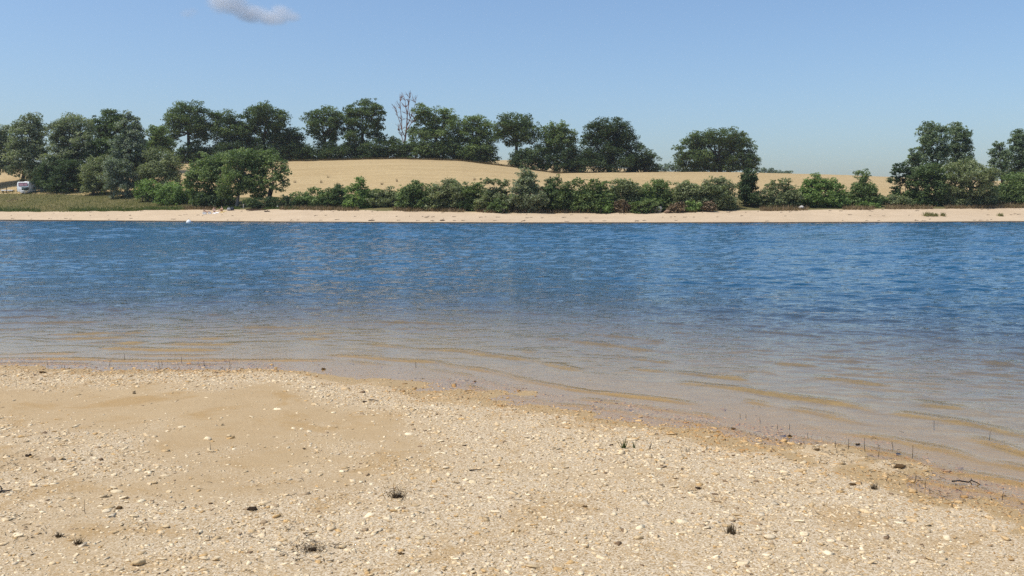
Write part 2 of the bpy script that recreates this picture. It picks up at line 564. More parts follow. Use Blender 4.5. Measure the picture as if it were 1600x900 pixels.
#              -600 -200   0   150  290  460  630  720  800  870 1030 1150 1300 1400 1600 1800 2200
c_shore_y = col([344, 344, 344.5, 345.5, 346.6, 347.6, 348.4, 348.8, 349, 349, 349, 348.8, 348.3, 348, 347, 347, 346])
c_top_y   = col([330, 331, 331, 330, 327.5, 327.5, 329.5, 331, 332.5, 333, 332.5, 329, 327.5, 326.5, 325, 324, 322])
c_foot_y  = col([302, 303, 303, 305, 308, 308, 306, 306, 306, 306, 306, 307, 308, 309, 309, 309, 309])
c_crest_y = col([262, 262, 262, 262, 257, 253, 250.5, 252, 262, 272, 271, 272, 277, 281, 286, 290, 292])
c_ridge_y = col([262, 264, 266, 267, 266, 262, 257, 253, 252.5, 258, 268, 271, 277, 281.5, 287, 291, 293])
c_crest_Y = col([225, 225, 225, 225, 228, 230, 232, 232, 230, 228, 250, 270, 290, 300, 300, 300, 300])

def elev(py):
    v = (450.0 - py) / F
    return (v * cp - sp) / (v * sp + cp)

def column(px):
    """control points (Y, z) for a view column"""
    px = np.asarray(px, float)
    Ys = -CAMZ / elev(c_shore_y(px)) + 1.1 * value_noise(px * 0.013, px * 0 + 0.5, 201) + 0.5 * value_noise(px * 0.05, px * 0 + 1.5, 202)
    Yb = Ys + 15.0 + 1.2 * value_noise(px * 0.03, px * 0 + 2.5, 203)
    Yf = Yb + 20.0
    Yc = c_crest_Y(px)
    one = np.ones_like(px)
    zb = CAMZ + Yb * elev(c_top_y(px)); zf = CAMZ + Yf * elev(c_foot_y(px))
    zc = CAMZ + Yc * elev(c_crest_y(px)); z2 = CAMZ + 430 * elev(c_ridge_y(px))
    Y = np.stack([58 * one, Ys - 12, Ys, Ys + 1.4, Yb, Yf, Yc, Yc + 45, 430 * one, 700 * one, 1800 * one], -1)
    zd = CAMZ + (Yc + 45) * (elev(c_crest_y(px)) - 0.006)
    Z = np.stack([-3.2 * one, -1.1 * one, 0 * one, 0.17 * one, zb, zf, zc, zd, z2, z2 - 12, z2 - 30], -1)
    return Y, Z

def pchip(Yk, Zk, y):
    """monotone cubic through control points; Yk,Zk (...,K); y (...,)"""
    h = np.diff(Yk, axis=-1); dl = np.diff(Zk, axis=-1) / h
    m = np.zeros_like(Zk)
    a, b = dl[..., :-1], dl[..., 1:]
    same = (a * b) > 0
    with np.errstate(divide='ignore', invalid='ignore'):
        hm = 2 * a * b / (a + b)
    m[..., 1:-1] = np.where(same, np.nan_to_num(hm), 0)
    m[..., 0] = dl[..., 0]; m[..., -1] = dl[..., -1]
    k = np.clip((y[..., None] >= Yk).sum(-1) - 1, 0, Yk.shape[-1] - 2)
    g = lambda A: np.take_along_axis(A, k[..., None], -1)[..., 0]
    g1 = lambda A: np.take_along_axis(A, (k + 1)[..., None], -1)[..., 0]
    y0, hh = g(Yk), g(h)
    t = np.clip((y - y0) / hh, 0, 1)
    return ((2 * t**3 - 3 * t**2 + 1) * g(Zk) + (t**3 - 2 * t**2 + t) * hh * g(m) + (-2 * t**3 + 3 * t**2) * g1(Zk) + (t**3 - t**2) * hh * g1(m))

PXF = F / 1.0035
def far_z(x, y):
    x = np.asarray(x, float); y = np.asarray(y, float)
    px = 800 + PXF * x / y
    Yk, Zk = column(px)
    z = pchip(Yk, Zk, y)
    up = sstep(150, 200, y)
    z = z + 0.5 * up * fbm(x * 0.03, y * 0.03, 31, 2) + 0.10 * sstep(0.2, 1.2, z) * fbm(x * 0.35, y * 0.35, 33, 3)
    return z

def base_z(px, Y):
    x = (px - 800) / PXF * Y
    return float(far_z(np.array([x]), np.array([Y]))[0])

def march(px, py, k0=2, k1=6):
    """distance at which the ray through (px,py) meets the far terrain"""
    Yk, _ = column(np.array([float(px)]))
    Y = np.linspace(Yk[0, k0], Yk[0, k1] + 3, 900)
    x = (px - 800) / PXF * Y
    zr = CAMZ + Y * elev(py)
    hit = np.nonzero(far_z(x, Y) >= zr)[0]
    return float(Y[hit[0]]) if len(hit) else float(Y[-1])
def Y_top(px):
    return float(column(np.array([float(px)]))[0][0, 4])
def Y_foot(px):
    return float(column(np.array([float(px)]))[0][0, 5])

pxc = np.concatenate([np.linspace(-1400, -250, 20)[:-1], np.linspace(-250, 1850, 340), np.linspace(1850, 3000, 20)[1:]])
def sheet(name, k0, k1, rows, mat, smooth=True):
    Yk, Zk = column(pxc)
    tt = []
    for s, n in zip(range(k0, k1), rows):
        tt += list(s + np.arange(n) / n)
    tt.append(k1)
    tt = np.array(tt)
    ks = np.minimum(tt.astype(int), Yk.shape[1] - 2); fr = tt - ks
    Yg = Yk[:, ks].T * (1 - fr[:, None]) + Yk[:, ks + 1].T * fr[:, None]
    Xg = (pxc[None, :] - 800) / PXF * Yg
    Zg = far_z(Xg, Yg)
    r, c = Yg.shape
    ii = np.arange(r * c).reshape(r, c)
    q = np.stack([ii[:-1, :-1], ii[:-1, 1:], ii[1:, 1:], ii[1:, :-1]], -1).reshape(-1, 4)
    me = mesh_np(name, np.stack([Xg, Yg, Zg], -1).reshape(-1, 3), q, smooth)
    return structure(link(name, me, mat))

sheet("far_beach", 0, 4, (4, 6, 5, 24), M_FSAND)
sheet("grass_bank", 4, 5, (16,), M_GRASSG)
sheet("wheat_field", 5, 10, (36, 10, 20, 8, 8), M_FIELD)

# ------------------------------------------------------------------ the lake
def build_lake():
    rows = np.concatenate([np.linspace(1.2, 3.4, 12)[:-1], 3.4 * np.exp(np.linspace(0, math.log(16 / 3.4), 620))[:-1], 16 * np.exp(np.linspace(0, math.log(50 / 16), 250))[:-1], np.arange(50, 136, 0.33), np.linspace(136, 190, 30)])
    cols = np.concatenate([np.linspace(-2.2, -0.66, 18)[:-1], np.linspace(-0.66, 0.66, 350), np.linspace(0.66, 2.2, 18)[1:]])
    Yg = np.repeat(rows[:, None], len(cols), 1)
    Xg = Yg * cols[None, :]
    d = shore_dist(Xg, Yg)
    w = np.maximum(-d, 0)
    dr = np.repeat(np.gradient(rows)[:, None], len(cols), 1)
    dc = Yg * (1.32 / 350)
    r2 = np.random.default_rng(5)
    h = np.zeros_like(Yg)
    grow = sstep(0.5, 14.0, w) ** 0.8
    # slow patches where the wind ruffles the surface more or less
    gust = 0.75 + 0.55 * fbm(Xg * 0.10, Yg * 0.05, 77, 3)
    for i in range(48):
        lam = 0.22 * (1.9 / 0.22) ** r2.random()
        ang = math.radians(-90 - 10) + r2.normal(0, 0.42)
        k = 2 * math.pi / lam
        kx, ky = k * math.cos(ang), k * math.sin(ang)
        ph = r2.random() * 6.283
        a = 0.0050 * lam ** 0.8 * r2.uniform(0.6, 1.4)
        step = np.maximum(np.abs(math.sin(ang)) * dr, np.abs(math.cos(ang)) * dc) * 1.0
        fil = sstep(2.5, 5.0, lam / step)
        atten = grow if lam > 0.55 else 0.75 * sstep(0.2, 5.0, w)
        th = kx * Xg + ky * Yg + ph + 1.5 * fbm(Xg * 0.35 / lam, Yg * 0.35 / lam, 100 + i, 2)
        s = np.sin(th)
        h += a * atten * fil * gust * (s + 0.25 * np.cos(2 * th))
    for i in range(18):
        lam = 1.5 * (4.0 / 1.5) ** r2.random()
        ang = math.radians(-97) + r2.normal(0, 0.38)
        k = 2 * math.pi / lam
        ph = r2.random() * 6.283
        th = k * math.cos(ang) * Xg + k * math.sin(ang) * Yg + ph + 1.5 * fbm(Xg * 0.3 / lam, Yg * 0.3 / lam, 300 + i, 2)
        fil = sstep(2.5, 5.0, lam / np.maximum(abs(math.sin(ang)) * dr, abs(math.cos(ang)) * dc))
        h += 0.0066 * lam * r2.uniform(0.6, 1.4) * sstep(16, 60, w) * fil * gust * (np.sin(th) + 0.25 * np.cos(2 * th))
    # small waves running in parallel to the shore: sharp crests, long wavy bands
    along = Xg * 0.93 - Yg * 0.36
    ws = w + 0.05 * fbm(along * 3.2, w * 1.5, 40, 2) + 0.17 * fbm(along * 0.8, w * 0.4, 41, 3) + 0.28 * fbm(along * 0.23, w * 0.2, 43, 2)
    sh = np.zeros_like(h)
    for dist, am, wd in ((0.26, 0.010, 0.045), (0.55, 0.018, 0.055), (0.9, 0.023, 0.06), (1.3, 0.025, 0.07), (1.75, 0.026, 0.075), (2.25, 0.026, 0.08), (2.8, 0.026, 0.08), (3.4, 0.025, 0.085), (4.1, 0.025, 0.09), (4.9, 0.024, 0.09), (5.8, 0.023, 0.09), (6.8, 0.022, 0.095), (8.0, 0.020, 0.1)):
        md = 0.75 * fbm(along * (0.6 + 0.12 * dist) + dist * 9.3, w * 0.1 + dist * 7.7, 50, 4) + 0.4 * fbm(along * 2.6 + dist * 3.1, w * 0.5, 55, 2)
        lim = sstep(-0.05 - 0.25 * (dist < 1.3), 0.30, md)
        t = (ws - dist) / wd
        # steeper on the side that faces the shore (and the camera)
        prof = np.where(t < 0, np.exp(-(t * 1.5) ** 2), np.exp(-(t * 0.75) ** 2))
        sh += am * lim * prof
    h += sh
    crest = np.clip(sh / 0.016, 0, 1)
    # keep everything flat at the very edge
    h *= sstep(0.0, 0.35, w)
    nz = near_z(Xg, Yg, d)
    px = 800 + PXF * Xg / Yg
    Ys = -CAMZ / elev(c_shore_y(px))
    depth = np.minimum(np.maximum(-nz, 0), np.maximum((Ys - Yg) * 0.09, 0.0) + 0.02)
    murk = 1 - np.exp(-(depth * 2.6) ** 1.15)
    ii = np.arange(Yg.size).reshape(Yg.shape)
    q = np.stack([ii[:-1, :-1], ii[:-1, 1:], ii[1:, 1:], ii[1:, :-1]], -1).reshape(-1, 4)
    # drop the part of the sheet that lies well under dry land
    dryq = (d[:-1, :-1] > 0.6) & (d[1:, 1:] > 0.6) & (d[:-1, 1:] > 0.6) & (d[1:, :-1] > 0.6)
    q = q[~dryq.ravel()]
    q = q[((Yg - Ys)[:-1, :-1] < 4).ravel()[~dryq.ravel()]]
    used = np.unique(q)
    remap = -np.ones(Yg.size, np.int64); remap[used] = np.arange(len(used))
    V = np.stack([Xg, Yg, h], -1).reshape(-1, 3)[used]
    me = mesh_np("lake", V, remap[q], True)
    fattr(me, "murk", murk.ravel()[used])
    fattr(me, "calm", (0.12 + 1.15 * sstep(0.5, 9.0, w) + 1.3 * sstep(12, 55, w)).ravel()[used])
    fattr(me, "crest", crest.ravel()[used])
    structure(link("lake", me, M_WATER))
build_lake()

# ------------------------------------------------------------------ plants on the far shore
def leaf_tris(cent, size, up_bias, r, outward=None):
    n = len(cent)
    nrm = r.normal(0, 1, (n, 3))
    nrm[:, 2] += up_bias
    if outward is not None: nrm += outward * 0.7
    nrm /= np.linalg.norm(nrm, axis=1)[:, None]
    t = r.normal(0, 1, (n, 3))
    t -= (t * nrm).sum(1)[:, None] * nrm
    t /= np.linalg.norm(t, axis=1)[:, None] + 1e-9
    b = np.cross(nrm, t)
    s = size * r.uniform(0.6, 1.35, n)[:, None]
    a = cent + t * s * 0.62
    b1 = cent - t * s * 0.42 + b * s * 0.48
    c1 = cent - t * s * 0.42 - b * s * 0.48
    V = np.stack([a, b1, c1], 1).reshape(-1, 3)
    Fc = np.arange(3 * n).reshape(n, 3)
    return V, Fc

def foliage(lobes, leaf, cover, r, flat=0.62, clump_k=1.0, open_=0.0):
    """lobes: (cx,cy,cz,rx,ry,rz) world -> leaf mesh arrays, tint, clump centres"""
    Vs, Fs, Ts, cl = [], [], [], []
    base = 0
    for (cx, cy, cz, rx, ry, rz) in lobes:
        rm = (rx * rz) ** 0.5
        rc0 = np.clip(0.40 * rm, 0.38, 1.6)
        nc = max(8, int(clump_k * 5.2 * (rm / rc0) ** 2))
        v = r.normal(0, 1, (nc, 3)); v /= np.linalg.norm(v, axis=1)[:, None]
        rad = r.uniform(0.25, 1.0, nc) ** 0.55
        spr = r.random(nc) < 0.22
        rad = np.where(spr, r.uniform(1.0, 1.13, nc), rad)
        c = np.array([cx, cy, cz]) + v * rad[:, None] * np.array([rx, ry, rz]) * 0.92
        rc = rc0 * r.uniform(0.55, 1.3, nc) * np.where(spr, 0.45, 1.0)
        keep = r.random(nc) > open_
        c, rc, v = c[keep], rc[keep], v[keep]
        total = 0.72 * cover * math.pi * rx * rz / (0.28 * leaf * leaf)
        wts = rc ** 2 / (rc ** 2).sum()
        for j in range(len(c)):
            nl = max(6, int(total * wts[j]))
            g = r.normal(0, 1, (nl, 3)); g /= np.linalg.norm(g, axis=1)[:, None]
            g *= (r.random(nl) ** 0.45)[:, None]
            p = c[j] + g * rc[j] * np.array([1.12, 1.12, flat])
            V, Fc = leaf_tris(p, leaf, 1.5, r, g)
            Vs.append(V); Fs.append(Fc + base); base += len(V)
            tt = np.clip(0.42 + 0.22 * r.normal() + 0.2 * r.normal(0, 1, nl), 0, 1)
            Ts.append(np.repeat(tt, 3))
        cl.append(c)
    return np.vstack(Vs), np.vstack(Fs), np.concatenate(Ts), cl

def px_lobes(lobes, Y, r, deep=0.85):
    """lobes in photograph pixels (px,py,rx,ry) at distance Y -> world"""
    out = []
    for (px, py, rx, ry) in lobes:
        P = at(px, py, Y)
        k = Y / F
        out.append((P.x, P.y + r.uniform(-0.5, 0.5) * rx * k, P.z, rx * k, max(rx, ry) * k * deep, ry * k))
    return out

def auto_lobes(x0, x1, y0, y1, n, r, shape='round'):
    """break a crown's outline box into overlapping lobes"""
    cx, cy, hx, hy = (x0 + x1) / 2, (y0 + y1) / 2, (x1 - x0) / 2, (y1 - y0) / 2
    L = [(cx, cy + hy * 0.1, hx * 0.62, hy * 0.72)]
    for i in range(n):
        a = 2 * math.pi * (i + r.uniform(-0.3, 0.3)) / n + 0.5
        k = r.uniform(0.30, 0.46)
        ux, uy = math.cos(a) * (1 - k) , math.sin(a) * (1 - k)
        if shape == 'cone':
            ux *= 0.55 + 0.45 * (uy + 1) / 2 if uy < 0 else 1.0
            ux *= (0.35 + 0.65 * (uy + 1) / 2)
        if shape == 'dome' and uy > 0:
            ux = math.copysign(abs(ux) ** 0.6 * (1 - k) ** 0.4, ux)
        L.append((cx + ux * hx, cy + uy * hy, hx * k * r.uniform(0.9, 1.2), hy * k * r.uniform(0.9, 1.15)))
    if shape == 'dome':
        for f in (0.2, 0.5, 0.8):
            L.append((x0 + (x1 - x0) * f, y1 - hy * 0.42, hx * 0.42, hy * 0.45))
    return L

def bend(p, q, r, sag, n=6):
    p, q = np.array(p, float), np.array(q, float)
    t = np.linspace(0, 1, n)[:, None]
    mid = (p + q) / 2 + r.normal(0, sag, 3)
    return (1 - t) ** 2 * p + 2 * t * (1 - t) * mid + t * t * q

def plant(name, label, cat, group, px, Y, lobes, kind, leaf=0.30, cover=3.0, trunk_r=0.35, fork=0.35, bark=None, stems=1, flat=0.62, clump_k=1.0, open_=0.0, seed=0, twigs=True, part_names=("trunk", "crown"), deep=0.85, base_py=None):
    r = np.random.default_rng(1000 + seed + int(px * 7))
    zb = base_z(px, Y) - 0.08
    x = (px - 800) / PXF * Y
    root = empty(name, (x, Y, zb))
    tag(root, label, cat, group)
    lobes = [(a, b, c * (1.26 if name == 'oak_tree' else 1.16), e * (1.15 if name == 'oak_tree' else 1.10)) for a, b, c, e in lobes]
    W = px_lobes(lobes, Y, r, deep)
    W = [(l[0], l[1], max(l[2], zb + 0.55 * l[5]), *l[3:]) for l in W]
    V, Fc, T, cl = foliage(W, leaf * 1.08, cover, r, flat, clump_k, open_)
    V = V - np.array([x, Y, zb])
    low = V[:, 2] < 0.02
    V[low, 2] = 0.02 + 0.05 * r.random(low.sum())
    me = mesh_np(part_names[1], V, Fc)
    fattr(me, "tint", T)
    link(part_names[1], me, LEAF[kind], root)
    # wood
    paths = []
    cxm = np.mean([l[0] for l in W]); topz = max(l[2] + l[5] for l in W)
    H = topz - zb
    for s in range(stems):
        off = np.array([r.normal(0, 0.5), r.normal(0, 0.4), 0]) if stems > 1 else np.zeros(3)
        p0 = np.array([x, Y, zb - 0.05]) + off
        pf = np.array([x + (cxm - x) * 0.5, Y, zb + H * fork]) + off * 1.6
        tr = trunk_r / (stems ** 0.5)
        paths.append((bend(p0, pf, r, 0.02 * H, 6), np.linspace(tr * 1.25, tr * 0.8, 6)))
        sub = [W[i] for i in range(len(W)) if i % stems == s] or [W[0]]
        for l in sub:
            q = np.array([l[0], l[1], l[2] + l[5] * 0.35])
            br = tr * np.clip(0.35 + 0.12 * (l[3] + l[5]) / 4, 0.3, 0.62)
            B = bend(pf, q, r, 0.05 * H, 7)
            paths.append((B, np.linspace(br, br * 0.3, 7)))
            if twigs:
                ci = [i for i in range(len(W)) if W[i] is l][0]
                cs = cl[ci]
                for j in r.permutation(len(cs))[:min(len(cs), 9)]:
                    k = r.integers(3, 6)
                    paths.append((bend(B[k], cs[j], r, 0.03 * H, 4), np.linspace(br * 0.4, br * 0.1, 4)))
    V, Fq = tube(paths, 5)
    V = V - np.array([x, Y, zb])
    link(part_names[0], mesh_np(part_names[0], V, Fq, True), bark or M_BARK, root)
    return root

SH = ("stem", "foliage")
rr = np.random.default_rng(3)

# --- the line of oaks on the crest of the wheat field
G_OAK = "oaks in line along the field crest"
def oak(label, px, lobes, kind='oak', Y=238, **kw):
    kw.setdefault('leaf', 0.33); kw.setdefault('cover', 3.5); kw.setdefault('clump_k', 1.25); kw.setdefault('trunk_r', 0.45)
    return plant("oak_tree", label, "tree", G_OAK, px, Y, lobes, kind, **kw)

oak("leftmost crest oak, its crown arching over a round gap of sky", 302,
    [(297, 173, 25, 14), (277, 187, 17, 13), (318, 184, 19, 15), (296, 192, 26, 15), (262, 208, 18, 13), (252, 226, 13, 11), (322, 205, 14, 12), (310, 214, 13, 10), (306, 235, 16, 13)], seed=1, fork=0.5)
oak("crest oak with a low level top just right of the arching oak", 360,
    [(350, 186, 18, 13), (368, 192, 16, 14), (345, 203, 15, 12), (362, 208, 20, 13), (380, 206, 14, 12), (350, 222, 18, 12), (376, 226, 18, 13)], seed=2, fork=0.45)
oak("broad crest oak with the tallest dome of the left group", 415,
    [(414, 176, 20, 14), (395, 182, 16, 13), (434, 187, 17, 15), (412, 197, 26, 14), (385, 202, 14, 12), (441, 207, 17, 15), (418, 218, 22, 13), (392, 225, 14, 12), (438, 228, 20, 14)], seed=3, fork=0.42)
oak("low dark crest tree sloping down at the right end of the left group", 463,
    [(455, 212, 13, 12), (465, 223, 14, 13), (453, 232, 16, 14), (474, 236, 13, 12), (462, 243, 22, 9)], 'dark', seed=4, fork=0.3)
oak("crest oak with flat layered crown left of the tall feathery oak", 512,
    [(508, 178, 20, 11), (490, 187, 14, 10), (525, 186, 13, 11), (511, 195, 23, 10), (488, 204, 11, 8), (523, 205, 16, 9), (507, 214, 17, 9), (510, 230, 20, 14)], seed=5, fork=0.45)
oak("tall crest oak with fine feathery crown left of the dead tree", 565,
    [(575, 166, 20, 11), (550, 174, 14, 11), (591, 176, 11, 11), (566, 184, 25, 12), (592, 194, 9, 10), (548, 197, 14, 10), (577, 203, 20, 11), (592, 213, 10, 8), (560, 216, 20, 11), (572, 231, 24, 13)], seed=6, fork=0.45, open_=0.12)
oak("lighter green crest oak directly right of the dead tree", 684,
    [(659, 175, 13, 12), (655, 188, 8, 8), (683, 178, 16, 12), (702, 182, 12, 12), (670, 198, 22, 13), (698, 200, 18, 14), (653, 211, 15, 13), (682, 216, 24, 13), (708, 222, 14, 13), (680, 233, 26, 12)], 'mid', seed=7, fork=0.4)
oak("loose round crest oak second right of the dead tree", 740,
    [(738, 190, 19, 10), (725, 200, 14, 11), (754, 200, 15, 12), (739, 210, 20, 11), (765, 214, 12, 10), (728, 222, 14, 11), (752, 226, 18, 13), (742, 238, 26, 12)], 'mid', seed=8, fork=0.42)
oak("umbrella shaped crest oak with bare trunk beside a gap of field", 808,
    [(800, 191, 19, 11), (820, 191, 16, 11), (785, 200, 14, 11), (832, 203, 14, 12), (806, 205, 24, 11), (783, 215, 10, 8), (818, 219, 18, 9), (798, 222, 10, 6)], seed=9, fork=0.5, Y=234)
oak("pale topped crest oak right of the umbrella shaped one", 868,
    [(873, 200, 14, 10), (858, 207, 14, 11), (885, 210, 13, 11), (868, 217, 22, 11), (892, 222, 10, 8), (852, 228, 14, 11), (880, 232, 20, 13)], 'mid', seed=10, fork=0.4, Y=234)
oak("dense dark domed oak near the right end of the crest line", 950,
    [(952, 197, 22, 14), (932, 206, 18, 14), (968, 208, 18, 15), (948, 217, 30, 16), (922, 222, 14, 13), (982, 225, 16, 15), (940, 237, 28, 16), (970, 242, 26, 16), (925, 247, 18, 16), (955, 255, 34, 14)], 'dark', seed=11, fork=0.3, Y=240, cover=3.4)
oak("low wedge shaped tree ending the crest line on its right", 1006,
    [(998, 243, 16, 14), (1012, 250, 14, 12), (1002, 258, 22, 12), (1020, 262, 11, 8), (990, 258, 14, 12)], 'dark', seed=12, fork=0.3, Y=240)
plant("oak_tree", "solitary wide round oak standing alone in the wheat field", "tree", None, 1122, 262,
    [(1122, 214, 34, 13), (1098, 219, 22, 13), (1148, 218, 22, 14), (1078, 232, 19, 14), (1164, 234, 18, 15), (1120, 231, 40, 16), (1090, 247, 28, 14), (1150, 249, 28, 14), (1120, 252, 40, 14), (1174, 254, 12, 10), (1068, 250, 11, 13), (1072, 262, 13, 8), (1110, 262, 30, 8), (1150, 263, 28, 7)], 'oak', leaf=0.38, cover=3.2, trunk_r=0.6, fork=0.3, seed=13)

# --- dark hedge below the oaks
G_HEDGE = "hedge shrubs under the crest oaks"
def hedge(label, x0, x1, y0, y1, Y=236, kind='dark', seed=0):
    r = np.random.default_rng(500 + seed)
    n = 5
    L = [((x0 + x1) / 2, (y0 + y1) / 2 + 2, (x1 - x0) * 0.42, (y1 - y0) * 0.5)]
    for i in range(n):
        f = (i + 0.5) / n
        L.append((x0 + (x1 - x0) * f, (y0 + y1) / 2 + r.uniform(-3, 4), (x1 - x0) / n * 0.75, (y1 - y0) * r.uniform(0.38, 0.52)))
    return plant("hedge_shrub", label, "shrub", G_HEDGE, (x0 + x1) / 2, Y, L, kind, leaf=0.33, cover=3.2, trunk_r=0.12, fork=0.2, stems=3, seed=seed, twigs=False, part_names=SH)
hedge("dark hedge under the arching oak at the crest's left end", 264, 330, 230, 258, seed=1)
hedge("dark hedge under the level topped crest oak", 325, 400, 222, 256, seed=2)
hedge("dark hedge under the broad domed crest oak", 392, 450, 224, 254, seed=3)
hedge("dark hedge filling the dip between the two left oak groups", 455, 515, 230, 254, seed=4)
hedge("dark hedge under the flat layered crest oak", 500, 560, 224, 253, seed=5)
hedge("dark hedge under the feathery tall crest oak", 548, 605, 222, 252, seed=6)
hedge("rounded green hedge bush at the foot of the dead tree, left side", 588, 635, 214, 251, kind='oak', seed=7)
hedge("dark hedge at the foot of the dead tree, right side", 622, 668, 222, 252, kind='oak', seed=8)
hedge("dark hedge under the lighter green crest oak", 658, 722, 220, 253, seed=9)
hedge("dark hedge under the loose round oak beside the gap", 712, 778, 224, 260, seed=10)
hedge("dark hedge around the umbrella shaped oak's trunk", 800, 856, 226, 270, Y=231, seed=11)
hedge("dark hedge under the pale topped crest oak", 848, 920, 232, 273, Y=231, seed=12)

# --- far hedges behind the field
plant("distant_hedge", "small bluish hedge far off, left of the solitary oak", "hedge", None, 1045, 400, [(1036, 262, 9, 6), (1048, 261, 10, 7), (1058, 264, 8, 5)], 'far', leaf=0.5, trunk_r=0.1, stems=3, seed=1, part_names=SH, twigs=False)
plant("distant_hedge", "long low bluish hedge far off, right of the solitary oak", "hedge", None, 1208, 400, [(1188, 268, 10, 7), (1202, 268, 11, 5.5), (1216, 270, 10, 4.5), (1230, 270.5, 9, 4)], 'far', leaf=0.5, trunk_r=0.1, stems=3, seed=2, part_names=SH, twigs=False)

# --- dead tree
def dead_tree():
    r = np.random.default_rng(42)
    Y = 237
    px = 631
    zb = base_z(px, Y); x = (px - 800) / PXF * Y
    root = empty("dead_tree", (x, Y, zb))
    tag(root, "tall bare dead tree with reddish brown branches on the crest", "tree")
    k = Y / F
    def P(a, b): p = at(a, b, Y); return np.array([p.x, p.y + r.normal(0, 0.5), p.z])
    main = [[(630, 251), (631, 232), (633, 215), (635, 198), (637, 180), (639, 165), (640, 153)],
            [(633, 215), (628, 203), (625, 192), (621, 180), (618, 170)],
            [(635, 198), (641, 185), (646, 172), (649, 160)],
            [(634, 206), (643, 192), (648, 186)],
            [(631, 224), (627, 212), (624, 205)],
            [(628, 203), (627, 188), (626, 172), (625, 158)],
            [(637, 180), (634, 168), (633, 157)]]
    trunk_p, br_p = [], []
    for i, m in enumerate(main):
        pts = np.array([P(*q) for q in m])
        r0 = 0.30 if i == 0 else 0.13
        rad = np.linspace(r0, 0.05, len(pts))
        (trunk_p if i == 0 else br_p).append((pts, rad))
        for s in range(8 if i else 11):
            t = r.integers(1 if i else 3, len(pts))
            d = np.array([r.normal(0, 0.6), r.normal(0, 0.6), r.uniform(0.6, 1.2)]); d *= r.uniform(0.6, 1.5) / np.linalg.norm(d)
            q = pts[t] + d
            br_p.append((bend(pts[t], q, r, 0.15, 4), np.linspace(0.075, 0.035, 4)))
            for _ in range(3):
                d2 = d * 0.5 + r.normal(0, 0.35, 3)
                br_p.append((bend(pts[t] + d * r.uniform(0.4, 0.9), q + d2, r, 0.08, 3), np.linspace(0.05, 0.025, 3)))
    o = np.array([x, Y, zb])
    for nm, pp in (("trunk", trunk_p), ("branches", br_p)):
        V, Fq = tube(pp, 5)
        link(nm, mesh_np(nm, V - o, Fq, True), M_DEADBARK, root)
dead_tree()

# --- left wood
G_LEFT = "trees of the left wood"
def ltree(label, px, Y, lobes, kind, **kw):
    kw.setdefault('leaf', 0.29); kw.setdefault('cover', 4.0); kw.setdefault('clump_k', 1.3)
    return plant("broadleaf_tree", label, "tree", G_LEFT, px, Y_foot(px) + (Y - 184) * 0.8 + 6, lobes, kind, **kw)
ltree("grey green tree cut off by the left edge of the view", 2, 186,
    [(0, 206, 18, 14), (-14, 220, 20, 18), (8, 228, 17, 16), (-8, 248, 24, 18), (10, 258, 14, 14), (-20, 268, 20, 16)], 'grey', seed=21)
ltree("pale feathery tree behind the white caravan", 36, 184,
    [(48, 189, 17, 13), (34, 202, 14, 13), (60, 204, 14, 14), (46, 216, 24, 15), (28, 230, 14, 15), (62, 232, 15, 16), (44, 245, 26, 17), (30, 262, 14, 13), (62, 266, 18, 18), (50, 278, 18, 12), (72, 285, 16, 14)], 'grey', seed=22)
ltree("broad pale tree right of the caravan, highest of the left wood's front", 108, 186,
    [(108, 192, 24, 14), (90, 203, 16, 14), (128, 203, 18, 15), (108, 216, 30, 16), (84, 228, 14, 14), (138, 222, 18, 14), (110, 242, 32, 18), (148, 236, 14, 16), (86, 255, 20, 18), (124, 262, 24, 18), (100, 282, 26, 18), (138, 287, 18, 14)], 'grey', seed=23)
ltree("dark oak rising behind the left wood between pale tree and silver poplar", 172, 205,
    [(168, 184, 19, 13), (184, 190, 12, 13), (155, 194, 13, 12), (172, 203, 22, 14), (188, 212, 10, 14), (160, 214, 12, 12)], 'oak', seed=24)
ltree("slender silver leaved poplar with pointed top", 201, 178,
    [(198, 181, 6, 9), (207, 190, 9, 9), (196, 196, 11, 10), (213, 203, 10, 10), (202, 211, 18, 13), (192, 225, 15, 14), (215, 224, 13, 13), (203, 240, 22, 14), (190, 255, 16, 14), (214, 252, 14, 14)], 'silver', seed=25, fork=0.45, open_=0.1)
ltree("small plain green tree between silver poplar and arching oak", 246, 215,
    [(240, 206, 11, 11), (254, 208, 12, 12), (247, 222, 17, 13), (262, 226, 10, 11), (238, 230, 10, 12)], 'mid', seed=26)
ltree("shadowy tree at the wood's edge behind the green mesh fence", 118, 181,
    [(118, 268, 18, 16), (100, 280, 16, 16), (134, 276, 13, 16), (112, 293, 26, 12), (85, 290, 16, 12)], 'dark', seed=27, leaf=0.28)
G_LSH = "shrubs in front of the left wood"
def lshrub(label, px, Y, lobes, kind, **kw):
    kw.setdefault('leaf', 0.24); kw.setdefault('cover', 3.6); kw.setdefault('trunk_r', 0.16); kw.setdefault('stems', 3); kw.setdefault('fork', 0.2)
    return plant("shrub", label, "shrub", G_LSH, px, Y_top(px) + 2.0 + (Y - 150) * 0.85, lobes, kind, part_names=SH, **kw)
lshrub("large ball shaped olive shrub left of the dark silver flecked one", 152, 172,
    [(152, 262, 18, 18), (142, 274, 15, 20), (160, 280, 20, 20), (148, 292, 18, 14), (170, 262, 14, 18)], 'olive', seed=31, flat=0.9)
lshrub("dark shrub flecked with silver leaves below the pointed poplar", 188, 168,
    [(186, 262, 18, 16), (176, 278, 15, 18), (200, 278, 15, 17), (188, 295, 22, 14)], 'silver', seed=32)
lshrub("smooth domed olive shrub at the wheat field's left corner", 250, 174,
    [(248, 250, 22, 18), (234, 262, 16, 20), (266, 264, 15, 20), (250, 274, 28, 18), (230, 282, 14, 14), (270, 282, 11, 14)], 'olive', seed=33, flat=0.9)
